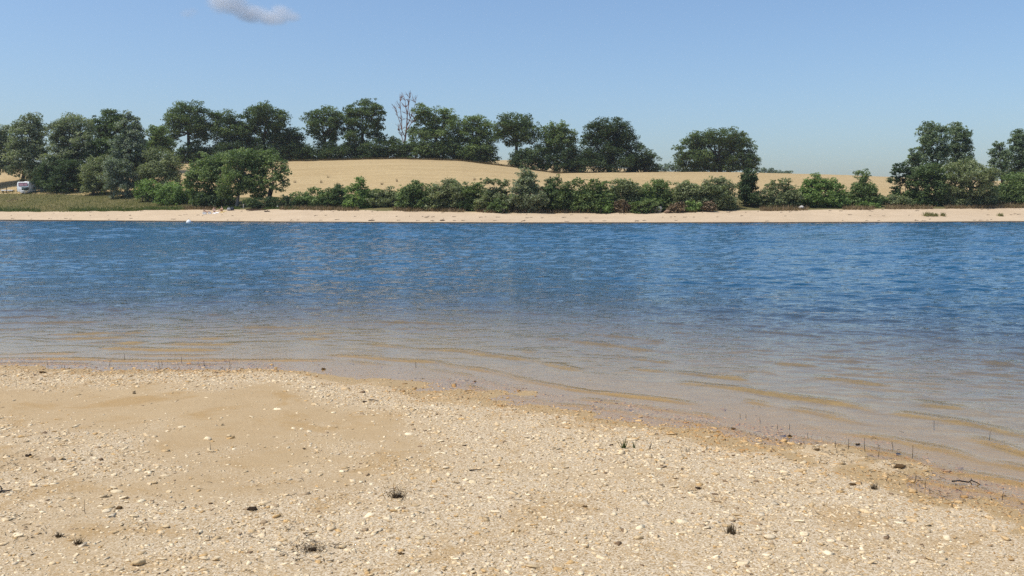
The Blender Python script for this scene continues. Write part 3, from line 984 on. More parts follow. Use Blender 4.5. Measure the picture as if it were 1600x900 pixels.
lshrub("low light green willow bush, the left one of two by the beach", 230, 162,
    [(228, 292, 15, 12), (242, 296, 13, 12), (220, 300, 10, 10), (236, 304, 16, 8)], 'bright', seed=34, flat=0.9)
lshrub("light green willow bush reaching down to the sand", 274, 157,
    [(262, 296, 16, 13), (280, 300, 15, 15), (252, 306, 12, 12), (292, 306, 12, 14), (272, 314, 24, 10)], 'bright', seed=35, flat=0.9)
ltree("dark thicket closing the wood behind the caravan's right", 84, 183, [(70, 272, 18, 16), (88, 262, 18, 18), (104, 252, 16, 16), (80, 288, 22, 12), (62, 290, 14, 10)], 'dark', seed=28, stems=3, trunk_r=0.2, fork=0.2)
ltree("dull thicket filling the wood below the dark oak", 168, 190, [(160, 232, 18, 16), (178, 238, 18, 18), (150, 250, 16, 16), (172, 258, 22, 16), (196, 262, 16, 16)], 'oak', seed=29, stems=3, trunk_r=0.2, fork=0.2)
ltree("dull thicket between silver poplar and domed olive shrub", 224, 190, [(222, 236, 14, 14), (234, 246, 16, 14), (216, 256, 16, 16), (240, 262, 20, 14)], 'oak', seed=30, stems=3, trunk_r=0.2, fork=0.2)
# --- the big bright clump above the bathers
G_CL = "bright trees above the bathers"
def ctree(label, px, Y, lobes, **kw):
    kw.setdefault('leaf', 0.26); kw.setdefault('cover', 4.4); kw.setdefault('clump_k', 1.4)
    return plant("broadleaf_tree", label, "tree", G_CL, px, Y_top(px) + Y - 146, lobes, kw.pop('kind', 'mid'), **kw)
ctree("bright green spreading tree left of the pale trunk above the bathers", 334, 152,
    [(332, 250, 22, 14), (312, 262, 17, 14), (348, 258, 20, 15), (326, 274, 26, 15), (304, 282, 14, 13), (350, 280, 18, 14), (316, 296, 18, 12), (340, 300, 18, 12), (306, 308, 12, 11), (326, 312, 22, 11), (352, 310, 16, 11)], seed=41, fork=0.3, stems=2)
ctree("bright green tree on a single pale trunk above the bathers", 373, 150,
    [(376, 246, 22, 14), (396, 252, 18, 14), (362, 262, 18, 14), (390, 268, 24, 14), (372, 282, 24, 13), (398, 284, 16, 13), (384, 296, 20, 9), (356, 298, 16, 10), (404, 302, 14, 9)], seed=42, fork=0.45, bark=M_PALEBARK, trunk_r=0.26)
ctree("thin crowned tree right of the pale trunk with field showing through", 418, 152,
    [(418, 244, 15, 12), (432, 254, 15, 12), (412, 262, 14, 11), (443, 268, 12, 9), (428, 276, 18, 9), (446, 284, 8, 6), (410, 288, 14, 8), (436, 293, 14, 6)], seed=43, fork=0.3, stems=2, open_=0.3, cover=2.5)
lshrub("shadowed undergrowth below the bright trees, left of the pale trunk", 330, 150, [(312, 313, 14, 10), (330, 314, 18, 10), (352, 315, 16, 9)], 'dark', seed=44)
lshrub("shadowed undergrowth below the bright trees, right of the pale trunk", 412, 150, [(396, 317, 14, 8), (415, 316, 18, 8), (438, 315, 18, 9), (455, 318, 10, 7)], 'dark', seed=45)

# --- row of shrubs along the back of the far beach
G_ROW = "shrubs along the back of the far beach"
def rshrub(label, x0, x1, y0, y1, kind, Y=143, shape='dome', n=6, **kw):
    r = np.random.default_rng(int(x0 * 3 + y0))
    kw.setdefault('leaf', 0.22); kw.setdefault('cover', 3.4); kw.setdefault('trunk_r', 0.12); kw.setdefault('stems', 3); kw.setdefault('fork', 0.2)
    L = auto_lobes(x0, x1, y0, y1, n, r, shape) + kw.pop('extra', [])
    return plant("shrub", label, "shrub", G_ROW, (x0 + x1) / 2, Y_top((x0 + x1) / 2) + (Y - 134) * 0.55 + 0.3, L, kind, part_names=SH, seed=int(x0), **kw)
rshrub("low shrub next right of the bright trees, leftmost of the beach row", 455, 520, 292, 327, 'mid', 143)
rshrub("small shrub wedged left of the spiky bright shrub", 508, 544, 286, 327, 'oak', 142)
rshrub("dark shrub with bright spiky tip in the row's left part", 538, 582, 286, 329, 'bright', 139, extra=[(562, 283, 8, 8), (551, 292, 9, 6)])
rshrub("low dull shrub just right of the spiky bright one", 576, 630, 291, 329, 'olive', 142)
rshrub("rounded shrub with pale tip left of the long trimmed looking one", 620, 672, 280, 331, 'mid', 138)
rshrub("long level topped shrub in the middle left of the row", 662, 748, 281, 331, 'olive', 139, n=9)
rshrub("shrub at right end of the level topped one", 716, 768, 285, 332, 'mid', 137)
rshrub("thin browning shrub with tufted top left of the tall willow", 745, 806, 290, 331, 'olive', 138, open_=0.25, extra=[(761, 284, 9, 6), (774, 283, 8, 5), (787, 286, 9, 6)])
rshrub("tall greyish willow shrub, highest of the row's middle", 790, 858, 264, 333, 'grey', 135, n=8, shape='cone')
rshrub("dark green shrub leaning against the tall willow's right", 842, 898, 274, 334, 'oak', 136)
rshrub("shrub with small tuft above it right of the tall willow", 890, 958, 290, 334, 'mid', 135, n=8, extra=[(902, 285, 10, 7), (927, 286, 12, 7), (945, 289, 9, 7)])
rshrub("broad dark shrub in the row behind the rusty dead bush", 945, 1005, 279, 332, 'olive', 138, n=7)
rshrub("shrub straight above the grey boulder", 995, 1060, 280, 327, 'mid', 138, n=7)
rshrub("olive shrub right of the grey boulder overhanging brown roots", 1046, 1104, 281, 331, 'olive', 136, n=7)
rshrub("large dense shrub left of the slender dark tree", 1090, 1152, 275, 330, 'olive', 138, n=8)
rshrub("slender dark columnar tree standing above the beach row", 1150, 1189, 262, 324, 'dark', 142, 'cone', 8, trunk_r=0.2)
rshrub("round shrub right of the slender dark tree", 1188, 1250, 278, 329, 'olive', 142, n=7)
rshrub("vivid green spiky shrub right of the white stone", 1246, 1322, 278, 329, 'bright', 141, n=9, extra=[(1274, 277, 7, 8), (1262, 284, 7, 6)])
rshrub("shrub with a peaked top left of the field's last gap", 1316, 1380, 280, 327, 'mid', 143, 'cone', 8, extra=[(1347, 274, 11, 11)])
rshrub("low light green bush at the foot of the peaked shrub", 1338, 1377, 314, 328, 'bright', 139, flat=0.9)
rshrub("low bush closing the field's last gap on the right shore", 1372, 1425, 304, 326, 'olive', 144)
rshrub("small green bush low against the tall willow's left foot", 762, 792, 311, 334, 'mid', 133)
rshrub("small bright bush under the shrub with the tuft", 930, 962, 312, 335, 'bright', 133)
rshrub("bright low bush between boulder and rusty bush", 985, 1028, 308, 335, 'mid', 133)
rshrub("bright tuft of leaves among brown roots right of the boulder", 1068, 1098, 314, 330, 'bright', 133)
rshrub("rusty dead bush at the back of the beach left of the boulder", 956, 984, 311, 332, 'rust', 134, open_=0.2, cover=2.0)
rshrub("rusty dead roots and twigs overhanging the beach right of the boulder", 1042, 1078, 316, 333, 'rust', 133, open_=0.2, cover=2.0)
rshrub("brown dead thicket under the olive shrub's right side", 1095, 1120, 314, 332, 'rust', 133, open_=0.2, cover=2.0)

G_BACK = "back row of the beach hedge"
def back(label, x0, x1, y0, kind, seed):
    r = np.random.default_rng(900 + seed)
    L = []
    n = max(4, int((x1 - x0) / 11))
    for i in range(n):
        f = (i + 0.5) / n
        t = y0 + 5 + r.uniform(-6, 9)
        L.append((x0 + (x1 - x0) * f + r.uniform(-3, 3), (t + 326) / 2, 11 + r.uniform(-2, 3), (326 - t) / 2))
    px = (x0 + x1) / 2
    plant("shrub", label, "shrub", G_BACK, px, Y_top(px) + 7.5, L, kind, leaf=0.25, cover=3.0, trunk_r=0.1, stems=4, fork=0.2, seed=seed, part_names=SH, twigs=False)
back("low muted thicket behind the leftmost shrubs of the beach row", 462, 545, 297, 'oak', 1)
back("low muted thicket behind the spiky bright shrub", 560, 640, 294, 'mid', 2)
back("dense muted thicket behind the long level topped shrub", 640, 740, 287, 'oak', 3)
back("thin muted thicket behind the browning tufted shrub", 735, 800, 293, 'olive', 4)
back("muted thicket behind the dark shrub at the tall willow's right", 845, 945, 288, 'mid', 5)
back("muted thicket behind the grey boulder's shrub", 940, 1045, 285, 'oak', 6)
back("muted thicket behind the olive shrub and the large dense one", 1040, 1150, 286, 'olive', 7)
back("low thicket right of the slender dark tree", 1180, 1260, 298, 'oak', 8)
back("low thicket behind the vivid spiky shrub's right side", 1290, 1390, 303, 'mid', 9)

back("thicket under the spindly tree and the dark bushy one, right shore", 1392, 1470, 296, 'oak', 10)
back("thicket under the wide olive tree, right shore", 1468, 1556, 298, 'olive', 11)
back("thicket at the foot of the rightmost poplars", 1545, 1640, 282, 'mid', 12)

# --- right shore
G_R = "trees on the right shore"
def rtree(label, px, Y, lobes, kind, **kw):
    kw.setdefault('leaf', 0.27); kw.setdefault('cover', 3.7); kw.setdefault('clump_k', 1.25)
    return plant("broadleaf_tree", label, "tree", G_R, px, Y_top(px) + (Y - 146) * 0.85 + 1, lobes, kind, **kw)
rtree("left one of the twin poplars on the right shore", 1458, 185,
    [(1455, 200, 14, 10), (1447, 212, 13, 12), (1468, 210, 13, 13), (1456, 224, 19, 13), (1442, 236, 12, 11), (1470, 236, 14, 13), (1456, 250, 20, 13), (1450, 268, 20, 14)], 'poplar', seed=51, fork=0.3)
rtree("right one of the twin poplars on the right shore", 1497, 187,
    [(1496, 199, 12, 9), (1490, 211, 11, 12), (1507, 210, 10, 12), (1498, 222, 16, 12), (1512, 226, 8, 9), (1490, 236, 12, 13), (1508, 241, 12, 12), (1497, 256, 20, 14)], 'poplar', seed=52, fork=0.3)
rtree("small poplar tucked at the twin poplars' left", 1429, 178,
    [(1427, 240, 8, 8), (1432, 250, 10, 10), (1424, 258, 9, 9), (1432, 268, 14, 10)], 'poplar', seed=53)
rtree("spindly open tree with bare stems left of the twin poplars", 1408, 155,
    [(1409, 260, 10, 7), (1402, 270, 10, 7), (1418, 272, 10, 8), (1396, 281, 8, 6), (1412, 284, 13, 7), (1424, 290, 9, 8), (1400, 297, 9, 5)], 'dark', seed=54, open_=0.25, stems=3, trunk_r=0.14)
rtree("dark green bushy tree in front of the left poplar", 1446, 152,
    [(1446, 268, 20, 13), (1432, 281, 14, 14), (1460, 284, 15, 15), (1446, 295, 24, 15), (1440, 310, 22, 11)], 'oak', seed=55, leaf=0.25)
rtree("wide olive green tree overhanging the right shore", 1512, 150,
    [(1512, 258, 22, 11), (1490, 267, 18, 12), (1534, 270, 18, 13), (1510, 276, 32, 14), (1480, 284, 15, 12), (1546, 288, 14, 14), (1520, 296, 34, 14), (1530, 312, 26, 12)], 'olive', seed=56, leaf=0.25)
rtree("narrow dark poplar near the right edge of the view", 1563, 180,
    [(1563, 227, 7, 8), (1558, 238, 9, 9), (1569, 242, 8, 10), (1562, 254, 14, 11), (1564, 268, 14, 12)], 'poplar', seed=57)
rtree("poplar cut off by the right edge of the view", 1592, 182,
    [(1596, 212, 12, 10), (1585, 222, 10, 11), (1602, 226, 13, 13), (1590, 240, 17, 13), (1608, 248, 13, 14), (1590, 258, 18, 12), (1596, 272, 20, 12)], 'poplar', seed=58)
rshrub("round olive bush on the sand below the wide olive tree", 1454, 1518, 293, 329, 'olive', 141, n=8, flat=0.85)
rshrub("dark bush under the wide olive tree's right side", 1512, 1562, 300, 326, 'dark', 145)
rshrub("green bush at the right edge of the view", 1553, 1640, 268, 325, 'mid', 150, n=9, leaf=0.25)
rshrub("bush left of the round olive one in the trees' shade", 1415, 1462, 306, 327, 'oak', 143)

# ------------------------------------------------------------------ grass on the far bank
def blades(n, sampler, hmin, hmax, wid, seed, lean=0.35):
    r = np.random.default_rng(seed)
    P = sampler(r, n)
    n = len(P)
    h = r.uniform(hmin, hmax, n); a = r.uniform(0, 6.283, n); w = wid * r.uniform(0.6, 1.4, n)
    dx, dy = np.cos(a) * w, np.sin(a) * w
    l = r.normal(0, lean, (n, 2)) * h[:, None]
    b0 = P + np.stack([-dx, -dy, 0 * h], 1); b1 = P + np.stack([dx, dy, 0 * h], 1)
    t = P + np.stack([l[:, 0], l[:, 1], h], 1)
    V = np.stack([b0, b1, t], 1).reshape(-1, 3)
    T = np.repeat(np.clip(r.normal(0.5, 0.22, n), 0, 1), 3)
    return V, np.arange(3 * n).reshape(n, 3), T

M_DRYGRASS = mat_leaf("dry_grass", (0.13, 0.14, 0.045), (0.34, 0.29, 0.12), 0.3)
M_GREENGRASS = mat_leaf("green_grass", (0.06, 0.10, 0.022), (0.17, 0.20, 0.055), 0.3)
M_FRINGE = mat_leaf("brown_fringe_grass", (0.10, 0.065, 0.032), (0.33, 0.235, 0.125), 0.2)

def left_bank(r, n):
    px = r.uniform(-160, 300, n); f = r.random(n)
    Yk, Zk = column(px)
    Y = Yk[:, 4] - 0.4 + (Yk[:, 5] - Yk[:, 4] + 4) * f
    Y += 0.7 * value_noise(px * 0.06, px * 0 + 3, 5)
    x = (px - 800) / PXF * Y
    return np.stack([x, Y, far_z(x, Y) - 0.03], 1)
V, Fc, T = blades(26000, left_bank, 0.10, 0.30, 0.055, 1)
me = mesh_np("meadow", V, Fc); fattr(me, "tint", np.clip(T + np.repeat(0.28 * value_noise(V[::3, 0] * 0.12, V[::3, 1] * 0.25, 9), 3), 0, 1))
stuff(link("dry_grass", me, M_DRYGRASS), "dry tawny grass covering the bank above the far beach on the left", "grass")
def left_edge(r, n):
    px = r.uniform(-160, 470, n)
    px = px[value_noise(px * 0.025, px * 0 + 1, 15) > -0.35]; n = len(px)
    Yk, Zk = column(px)
    Y = Yk[:, 4] + 0.6 * value_noise(px * 0.06, px * 0 + 3, 5) + r.uniform(-0.5, 5.5, n) * r.random(n)
    x = (px - 800) / PXF * Y
    return np.stack([x, Y, far_z(x, Y) - 0.03], 1)
V, Fc, T = blades(9000, left_edge, 0.15, 0.5, 0.07, 2)
me = mesh_np("green_edge", V, Fc); fattr(me, "tint", T)
stuff(link("green_grass", me, M_GREENGRASS), "green grass along the left end of the far beach", "grass")
def fringe(r, n):
    px = r.uniform(290, 1720, n)
    px = px[value_noise(px * 0.03, px * 0 + 9, 19) > -0.3]; n = len(px)
    Yk, Zk = column(px)
    Y = Yk[:, 4] + 0.5 * value_noise(px * 0.05, px * 0 + 3, 6) + np.abs(r.normal(0, 1.4, n)) - 0.7 + r.uniform(0, 5, n) * (r.random(n) < 0.35)
    x = (px - 800) / PXF * Y
    return np.stack([x, Y, far_z(x, Y) - 0.03], 1)
V, Fc, T = blades(19000, fringe, 0.15, 0.75, 0.06, 3, 0.5)
me = mesh_np("fringe", V, Fc); fattr(me, "tint", T)
stuff(link("brown_grass", me, M_FRINGE), "brown dry grass and litter fringing the far beach below the shrubs", "grass")
def crest_edge(r, n):
    px = r.uniform(260, 1040, n)
    Y = c_crest_Y(px) + r.uniform(-2.5, 1.0, n)
    x = (px - 800) / PXF * Y
    return np.stack([x, Y, far_z(x, Y) - 0.03], 1)
V, Fc, T = blades(9000, crest_edge, 0.3, 0.7, 0.09, 4, 0.3)
me = mesh_np("crest_grass", V, Fc); fattr(me, "tint", T)
stuff(link("rough_grass", me, mat_leaf("rough_brown_grass", (0.06, 0.045, 0.02), (0.20, 0.14, 0.06), 0.2)), "rough brown grass strip where the wheat meets the crest hedge", "grass")  # dark brown blade colours

# weeds standing in the wheat and on the far sand
def weed(label, px, py, Y, w, h, mat, cat, group, name, seed):
    r = np.random.default_rng(seed)
    Y = march(px, py + (3 if cat == "weed" and not group else 0))
    x = (px - 800) / PXF * Y
    z = base_z(px, Y)
    nb = 26 if group else 90
    P = np.zeros((nb, 3)); P[:, 0] = r.normal(0, w * 0.3, nb); P[:, 1] = r.normal(0, w * 0.3, nb)
    V, Fc, T = blades(nb, lambda q, n: P, h * 0.5, h, 0.022 if group else 0.05, seed, 0.25)
    me = mesh_np(name, V, Fc); fattr(me, "tint", T)
    o = link(name, me, mat, None, (x, Y, z))
    tag(o, label, cat, group)
for i, (px, py) in enumerate([(464, 286), (505, 286), (516, 278), (598, 289), (622, 284), (742, 282)]):
    weed("rusty brown dock weed standing in the wheat behind the beach shrubs", px, py, 172, 0.5, 0.8, LEAF['rust'], "weed", "dock weeds in the wheat", "dock_weed", 60 + i)
weed("leftmost of three dry weed tufts standing together on the right far sand", 1443, 335, 134, 0.7, 0.8, M_DRYGRASS, "weed", None, "beach_weed", 80)
weed("middle one of three dry weed tufts standing together on the right far sand", 1450, 335, 134, 0.7, 0.75, M_DRYGRASS, "weed", None, "beach_weed", 83)
weed("rightmost of three dry weed tufts standing together on the right far sand", 1457, 335, 134, 0.6, 0.6, M_DRYGRASS, "weed", None, "beach_weed", 84)
weed("small dry weed tuft a step right of the three on the far sand", 1469, 335, 134, 0.7, 0.7, M_DRYGRASS, "weed", None, "beach_weed", 81)
weed("lone tuft of dry weeds on the far sand near the right edge", 1558, 335, 134, 0.6, 0.6, M_DRYGRASS, "weed", None, "beach_weed", 82)

# ------------------------------------------------------------------ stones on the near beach
def ico(sub):
    bm = bmesh.new(); bmesh.ops.create_icosphere(bm, subdivisions=sub, radius=1.0)
    V = np.array([v.co[:] for v in bm.verts]); Fc = np.array([[v.index for v in f.verts] for f in bm.faces]); bm.free()
    return V, Fc
IV1, IF1 = ico(1); IV2, IF2 = ico(2)

def tints(n, r):
    pal = np.array([(0.72, 0.62, 0.46), (0.64, 0.53, 0.37), (0.80, 0.72, 0.56), (0.54, 0.42, 0.26), (0.58, 0.52, 0.42), (0.55, 0.39, 0.20), (0.40, 0.31, 0.21), (0.20, 0.14, 0.09)])
    i = r.choice(len(pal), n, p=[0.24, 0.22, 0.15, 0.15, 0.09, 0.085, 0.045, 0.02])
    return pal[i] * r.uniform(0.85, 1.12, (n, 1))

def gravel():
    r = np.random.default_rng(99)
    M = 620000
    # candidates spread evenly over the strip of beach in view and a step beyond
    y = r.uniform(2.6, 10.3, M); x = r.uniform(-1, 1, M) * (0.66 * y + 0.9)
    keepw = (0.66 * y + 0.9) / (0.66 * 10.3 + 0.9)
    k = r.random(M) < keepw
    x, y = x[k], y[k]
    d = shore_dist(x, y)
    k = (d > -1.1)
    x, y, d = x[k], y[k], d[k]
    p = density(x, y, d)
    k = r.random(len(x)) < p * 0.95
    x, y, d = x[k], y[k], d[k]
    n = min(len(x), 78000)
    sel = r.permutation(len(x))[:n]
    x, y, d = x[sel], y[sel], d[sel]
    n = len(x)
    s = 0.0039 * np.exp(r.normal(0, 0.54, n)) * (1 + 0.25 * fbm(x * 1.3, y * 1.3, 71, 2))
    s = np.clip(s, 0.0022, 0.019) * (0.85 + 0.035 * y)
    z = near_z(x, y, d)
    BV = np.array([(-1, -1, -1), (1, -1, -1), (1, 1, -1), (-1, 1, -1), (-1, -1, 1), (1, -1, 1), (1, 1, 1), (-1, 1, 1)], float)
    BF = np.array([(3, 2, 1, 0), (4, 5, 6, 7), (0, 1, 5, 4), (1, 2, 6, 5), (2, 3, 7, 6), (3, 0, 4, 7)])
    V = np.repeat(BV[None], n, 0)
    V[:, 4:, :2] *= r.uniform(0.45, 0.95, (n, 1, 2))
    V = V + r.normal(0, 0.24, (n, 8, 3))
    ax = np.stack([r.uniform(0.8, 1.8, n), r.uniform(0.6, 1.1, n), r.uniform(0.12, 0.40, n)], 1)
    V = V * ax[:, None, :]
    a = r.uniform(0, 6.283, n); ca, sa = np.cos(a)[:, None], np.sin(a)[:, None]
    X = V[..., 0] * ca - V[..., 1] * sa; Yv = V[..., 0] * sa + V[..., 1] * ca
    tx, ty = r.normal(0, 0.16, (n, 1)), r.normal(0, 0.16, (n, 1))
    Z = V[..., 2] + X * tx + Yv * ty
    P = np.stack([x[:, None] + X * s[:, None], y[:, None] + Yv * s[:, None], (z + s * ax[:, 2] * 0.35)[:, None] + Z * s[:, None]], -1).reshape(-1, 3)
    Fc = (BF[None] + (np.arange(n) * 8)[:, None, None]).reshape(-1, 4)
    me = mesh_np("gravel", P, Fc)
    cattr(me, "tint", np.repeat(tints(n, r), 8, 0))
    wet = sstep(0.018, 0.001, z + 0.006 * r.normal(0, 1, n))
    fattr(me, "wet", np.repeat(wet, 8))
    stuff(link("gravel", me, M_GRAVEL), "fine pale limestone gravel strewn over the sandy near beach", "gravel")
gravel()

stone_meshes = []
for i in range(14):
    r = np.random.default_rng(300 + i)
    V = IV2.copy()
    # chip it with random planes so that it is angular
    for _ in range(9):
        nrm = r.normal(0, 1, 3); nrm /= np.linalg.norm(nrm); c = r.uniform(0.55, 0.88)
        over = V @ nrm - c
        V = V - np.maximum(over, 0)[:, None] * nrm
    V *= np.array([r.uniform(1.0, 1.7), r.uniform(0.7, 1.05), r.uniform(0.25, 0.48)])
    V += r.normal(0, 0.025, V.shape)
    me = mesh_np("pebble", V, IF2)
    me.materials.append(M_STONE)
    stone_meshes.append(me)

def stone(x, y, size, i, rz, label, group=None, name="pebble", sink=0.25):
    me = stone_meshes[i % len(stone_meshes)]
    z = float(near_z(np.array([x]), np.array([y]))[0])
    o = bpy.data.objects.new(name, me); C.objects.link(o)
    o.scale = (size, size, size)
    o.rotation_euler = (R.gauss(0, 0.15), R.gauss(0, 0.15), rz)
    hz = max(v.co.z for v in me.vertices)
    o.location = (x, y, z + size * hz * (1 - 2 * sink))
    tag(o, label, "stone", group)
    return o

def ground_at(px, py):
    P = at_z(px, py, 0.0)
    for _ in range(4):
        z = float(near_z(np.array([P.x]), np.array([P.y]))[0])
        P = at_z(px, py, max(z, 0.0) if z > -0.05 else 0.0)
    return P

# stones that can be picked out one by one in the photograph: px, py, width in px, label
BIG = [(216, 882, 26, "large flat cream stone at the lower left bottom edge"),
       (253, 874, 14, "upright blocky cream stone beside the large flat one, lower left"),
       (209, 807, 18, "rounded cream stone right of the brown seaweed clump"),
       (183, 769, 20, "flat white stone in the left foreground, left of the brown edged one"),
       (193, 778, 18, "cream stone with brown edge in the left foreground"),
       (263, 769, 14, "bright white stone between sand patches, left foreground"),
       (241, 755, 14, "low pale stone left above the bright white one"),
       (52, 759, 18, "pale stone near the dark stick at the left edge"),
       (324, 687, 18, "pale flat stone in the smooth sand, upper left"),
       (834, 886, 20, "pale blocky stone at the bottom edge, middle"),
       (1250, 737, 18, "pale flat stone by the wet sand, right of middle"),
       (1065, 834, 16, "greyish stone lying level with the dry grass tuft"),
       (1256, 835, 18, "flat cream stone right of the dry grass tuft"),
       (1203, 841, 24, "tan slab of stone just right of the dry grass tuft"),
       (1426, 769, 18, "cream stone at the lagoon's edge, largest there"),
       (1495, 785, 16, "cream stone standing at the water near the black branch"),
       (1507, 776, 16, "tan stone half in the water near the black branch"),
       (1426, 814, 18, "pinkish pale flat stone, lower right"),
       (1258, 836, 14, "white pebble beside the flat cream stone, right of tuft"),
       (1298, 846, 18, "pale grey flat stone, lower right foreground"),
       (1455, 875, 14, "white stone at the bottom right with small ones around"),
       (656, 842, 18, "grey stone at bottom, right of the dark twig scatter"),
       (480, 738, 16, "white stone in open sand right of middle left"),
       (775, 800, 16, "pale cream stone in the lower middle gravel")]
for i, (px, py, w, lab) in enumerate(BIG):
    P = ground_at(px, py)
    stone(P.x, P.y, w * P.y / F * 0.40, i * 5 + 3, R.uniform(-0.5, 0.5), lab)

def pebbles():
    r = np.random.default_rng(123)
    cand = []
    while len(cand) < 300 - len(BIG):
        y = r.uniform(2.9, 9.2); x = r.uniform(-1, 1) * (0.60 * y)
        d = float(shore_dist(np.array([x]), np.array([y]))[0])
        if d < -0.7: continue
        p = float(density(np.array([x]), np.array([y]), np.array([d]))[0])
        wgt = (4.2 / y) ** 1.2
        if r.random() < (0.25 + p) * wgt:
            cand.append((x, y, d))
    for i, (x, y, d) in enumerate(cand):
        size = (0.0095 + 0.014 * r.random() ** 2) * (0.75 + 0.06 * y)
        if d < 0.25:
            stone(x, y, size, i, r.uniform(0, 6.28), "wet amber pebble along the near waterline", "wet pebbles at the waterline")
        else:
            stone(x, y, size, i, r.uniform(0, 6.28), "pale limestone pebble larger than the gravel around it", "larger pebbles on the dry near beach")
pebbles()

# ------------------------------------------------------------------ tufts, sticks and stalks on the near beach
M_DEADGRASS = mat_leaf("withered_grass", (0.035, 0.025, 0.015), (0.16, 0.115, 0.065), 0.1)
M_SPROUT = mat_leaf("sprout_leaves", (0.03, 0.05, 0.015), (0.10, 0.13, 0.04), 0.2)
M_CLOD = plain("dark_peat", (0.040, 0.026, 0.016), 0.95, 0.1, 0.5, 40)
M_BROWN = plain("brown_weed", (0.105, 0.062, 0.026), 0.85, 0.15, 0.45, 50)
M_STICK = plain("black_wet_wood", (0.018, 0.013, 0.010), 0.6, 0.35, 0.4, 30)

def clod_mesh(size, seed, flat=0.5):
    r = np.random.default_rng(seed)
    V = IV2.copy()
    f = 1 + 0.75 * fbm(V[:, 0] * 2.3 + seed, V[:, 1] * 2.3 + V[:, 2] * 1.7, seed, 3) + r.normal(0, 0.20, len(V))
    V = V * f[:, None] * np.array([1.15, 0.8, flat]) * size
    V[:, 2] = np.maximum(V[:, 2], -0.25 * size)
    return mesh_np("clod", V, IF2)

def tuft(px, py, w, h, label, mat=None, nb=60, clod=True, name="grass_tuft", cat="grass", clodmat=None, spread=1.0, lean=0.3, bw=0.0016):
    P = ground_at(px, py)
    k = P.y / F
    root = empty(name, (P.x, P.y, max(P.z, float(near_z(np.array([P.x]), np.array([P.y]))[0]))))
    tag(root, label, cat)
    r = np.random.default_rng(int(px * 3 + py))
    if clod:
        me = clod_mesh(w * k * 0.25, int(px), 0.6)
        o = link("root_clod", me, clodmat or M_CLOD, root, (0, 0, w * k * 0.05))
    if nb:
        Q = np.stack([r.normal(0, w * k * 0.22 * spread, nb), r.normal(0, w * k * 0.18 * spread, nb), np.zeros(nb)], 1)
        V, Fc, T = blades(nb, lambda q, n: Q, h * k * 0.45, h * k, bw, int(px + py), lean)
        me = mesh_np("blades", V, Fc); fattr(me, "tint", T)
        link("blades", me, mat or M_DEADGRASS, root)
    return root

tuft(620, 777, 26, 26, "dark withered grass tuft on open sand in the lower middle", nb=70, spread=1.5, lean=0.5)
tuft(1142, 834, 18, 20, "short upright dry grass tuft in white gravel, lower right of middle", nb=120, lean=0.15)
tuft(487, 860, 24, 18, "dark straggly tuft at the bottom among dark twigs", nb=70, spread=2.0, lean=0.8)
tuft(91, 839, 14, 12, "small dark clod with withered blades, bottom left, left one of two", nb=30)
tuft(121, 850, 16, 16, "small dark tuft at bottom left, right one of two", nb=50, lean=0.6)
tuft(1091, 764, 15, 7, "round black clod on the gravel right of the middle", nb=14)
tuft(1365, 764, 12, 14, "dark mossy tuft by the lagoon's edge on the right", nb=60, lean=0.3)
tuft(1332, 758, 18, 5, "flat brown clod left of the mossy tuft at the lagoon", nb=8, clodmat=M_BROWN)
tuft(66, 583, 16, 6, "brown clod on the gravel at the waterline, far left", nb=8, clodmat=M_BROWN)
tuft(210, 615, 9, 5, "small dark clod on smooth sand below the left waterline", nb=6)
tuft(570, 629, 12, 5, "dark clod with a stick behind the left gravel strip", nb=6)
tuft(742, 596, 7, 4, "tiny dark clump at the gravel spit, middle", nb=6, clodmat=M_BROWN)
tuft(476, 702, 7, 5, "little dark clod in open sand, left of middle", nb=3)
tuft(186, 795, 18, 5, "brown seaweed clump in the left foreground", nb=16, clodmat=M_BROWN, lean=1.2)
tuft(395, 797, 26, 6, "flat dark weed strand left of the lower middle", nb=26, lean=1.6, spread=1.6)
tuft(627, 866, 16, 4, "flat brown weed patch at the bottom middle", nb=14, clodmat=M_BROWN, lean=1.4)
tuft(1146, 670, 11, 5, "brown rounded lump standing in the shallows", nb=0, clodmat=M_BROWN)
tuft(1234, 682, 12, 7, "brown curled leaf lump in the shallows with dark top", nb=12, clodmat=M_CLOD)
tuft(1277, 704, 16, 7, "reddish brown weed pile at the water's edge", nb=20, clodmat=M_BROWN)
tuft(1405, 731, 26, 8, "muddy brown weed mound on the gravel bar, right", nb=46, clodmat=M_BROWN, spread=1.6)
tuft(1403, 710, 12, 5, "dark lump in the shallows behind the gravel bar", nb=5)
tuft(1340, 695, 12, 4, "low dark lump beside the reed stalks", nb=8)
tuft(505, 577, 12, 5, "brown weed lump at the waterline, left of the middle", nb=8, clodmat=M_BROWN)
tuft(833, 685, 7, 4, "small brown clod in the gravel, middle", nb=3, clodmat=M_BROWN)
tuft(914, 792, 14, 4, "flat brown weed patch right of the lower middle", nb=10, clodmat=M_BROWN, lean=1.2)
tuft(974, 700, 8, 22, "taller green sprout growing in gravel near the waterline", mat=M_SPROUT, nb=16, clod=False, name="sprout", cat="plant", bw=0.004)
tuft(991, 700, 5, 15, "shorter green sprout right of the taller one", mat=M_SPROUT, nb=8, clod=False, name="sprout", cat="plant", bw=0.003)
tuft(1017, 702, 9, 18, "brown headed dead stalk right of the green sprouts", nb=9, clod=False, name="dead_stalk", cat="plant", bw=0.003, lean=0.2)
tuft(1074, 706, 14, 18, "faint thin dry sprig right of the dead stalk", nb=10, clod=False, name="dry_sprig", cat="plant", bw=0.0015, lean=0.3)
tuft(45, 713, 20, 5, "dark crusted stones and weed at the left side", nb=20, lean=1.4, spread=1.4)

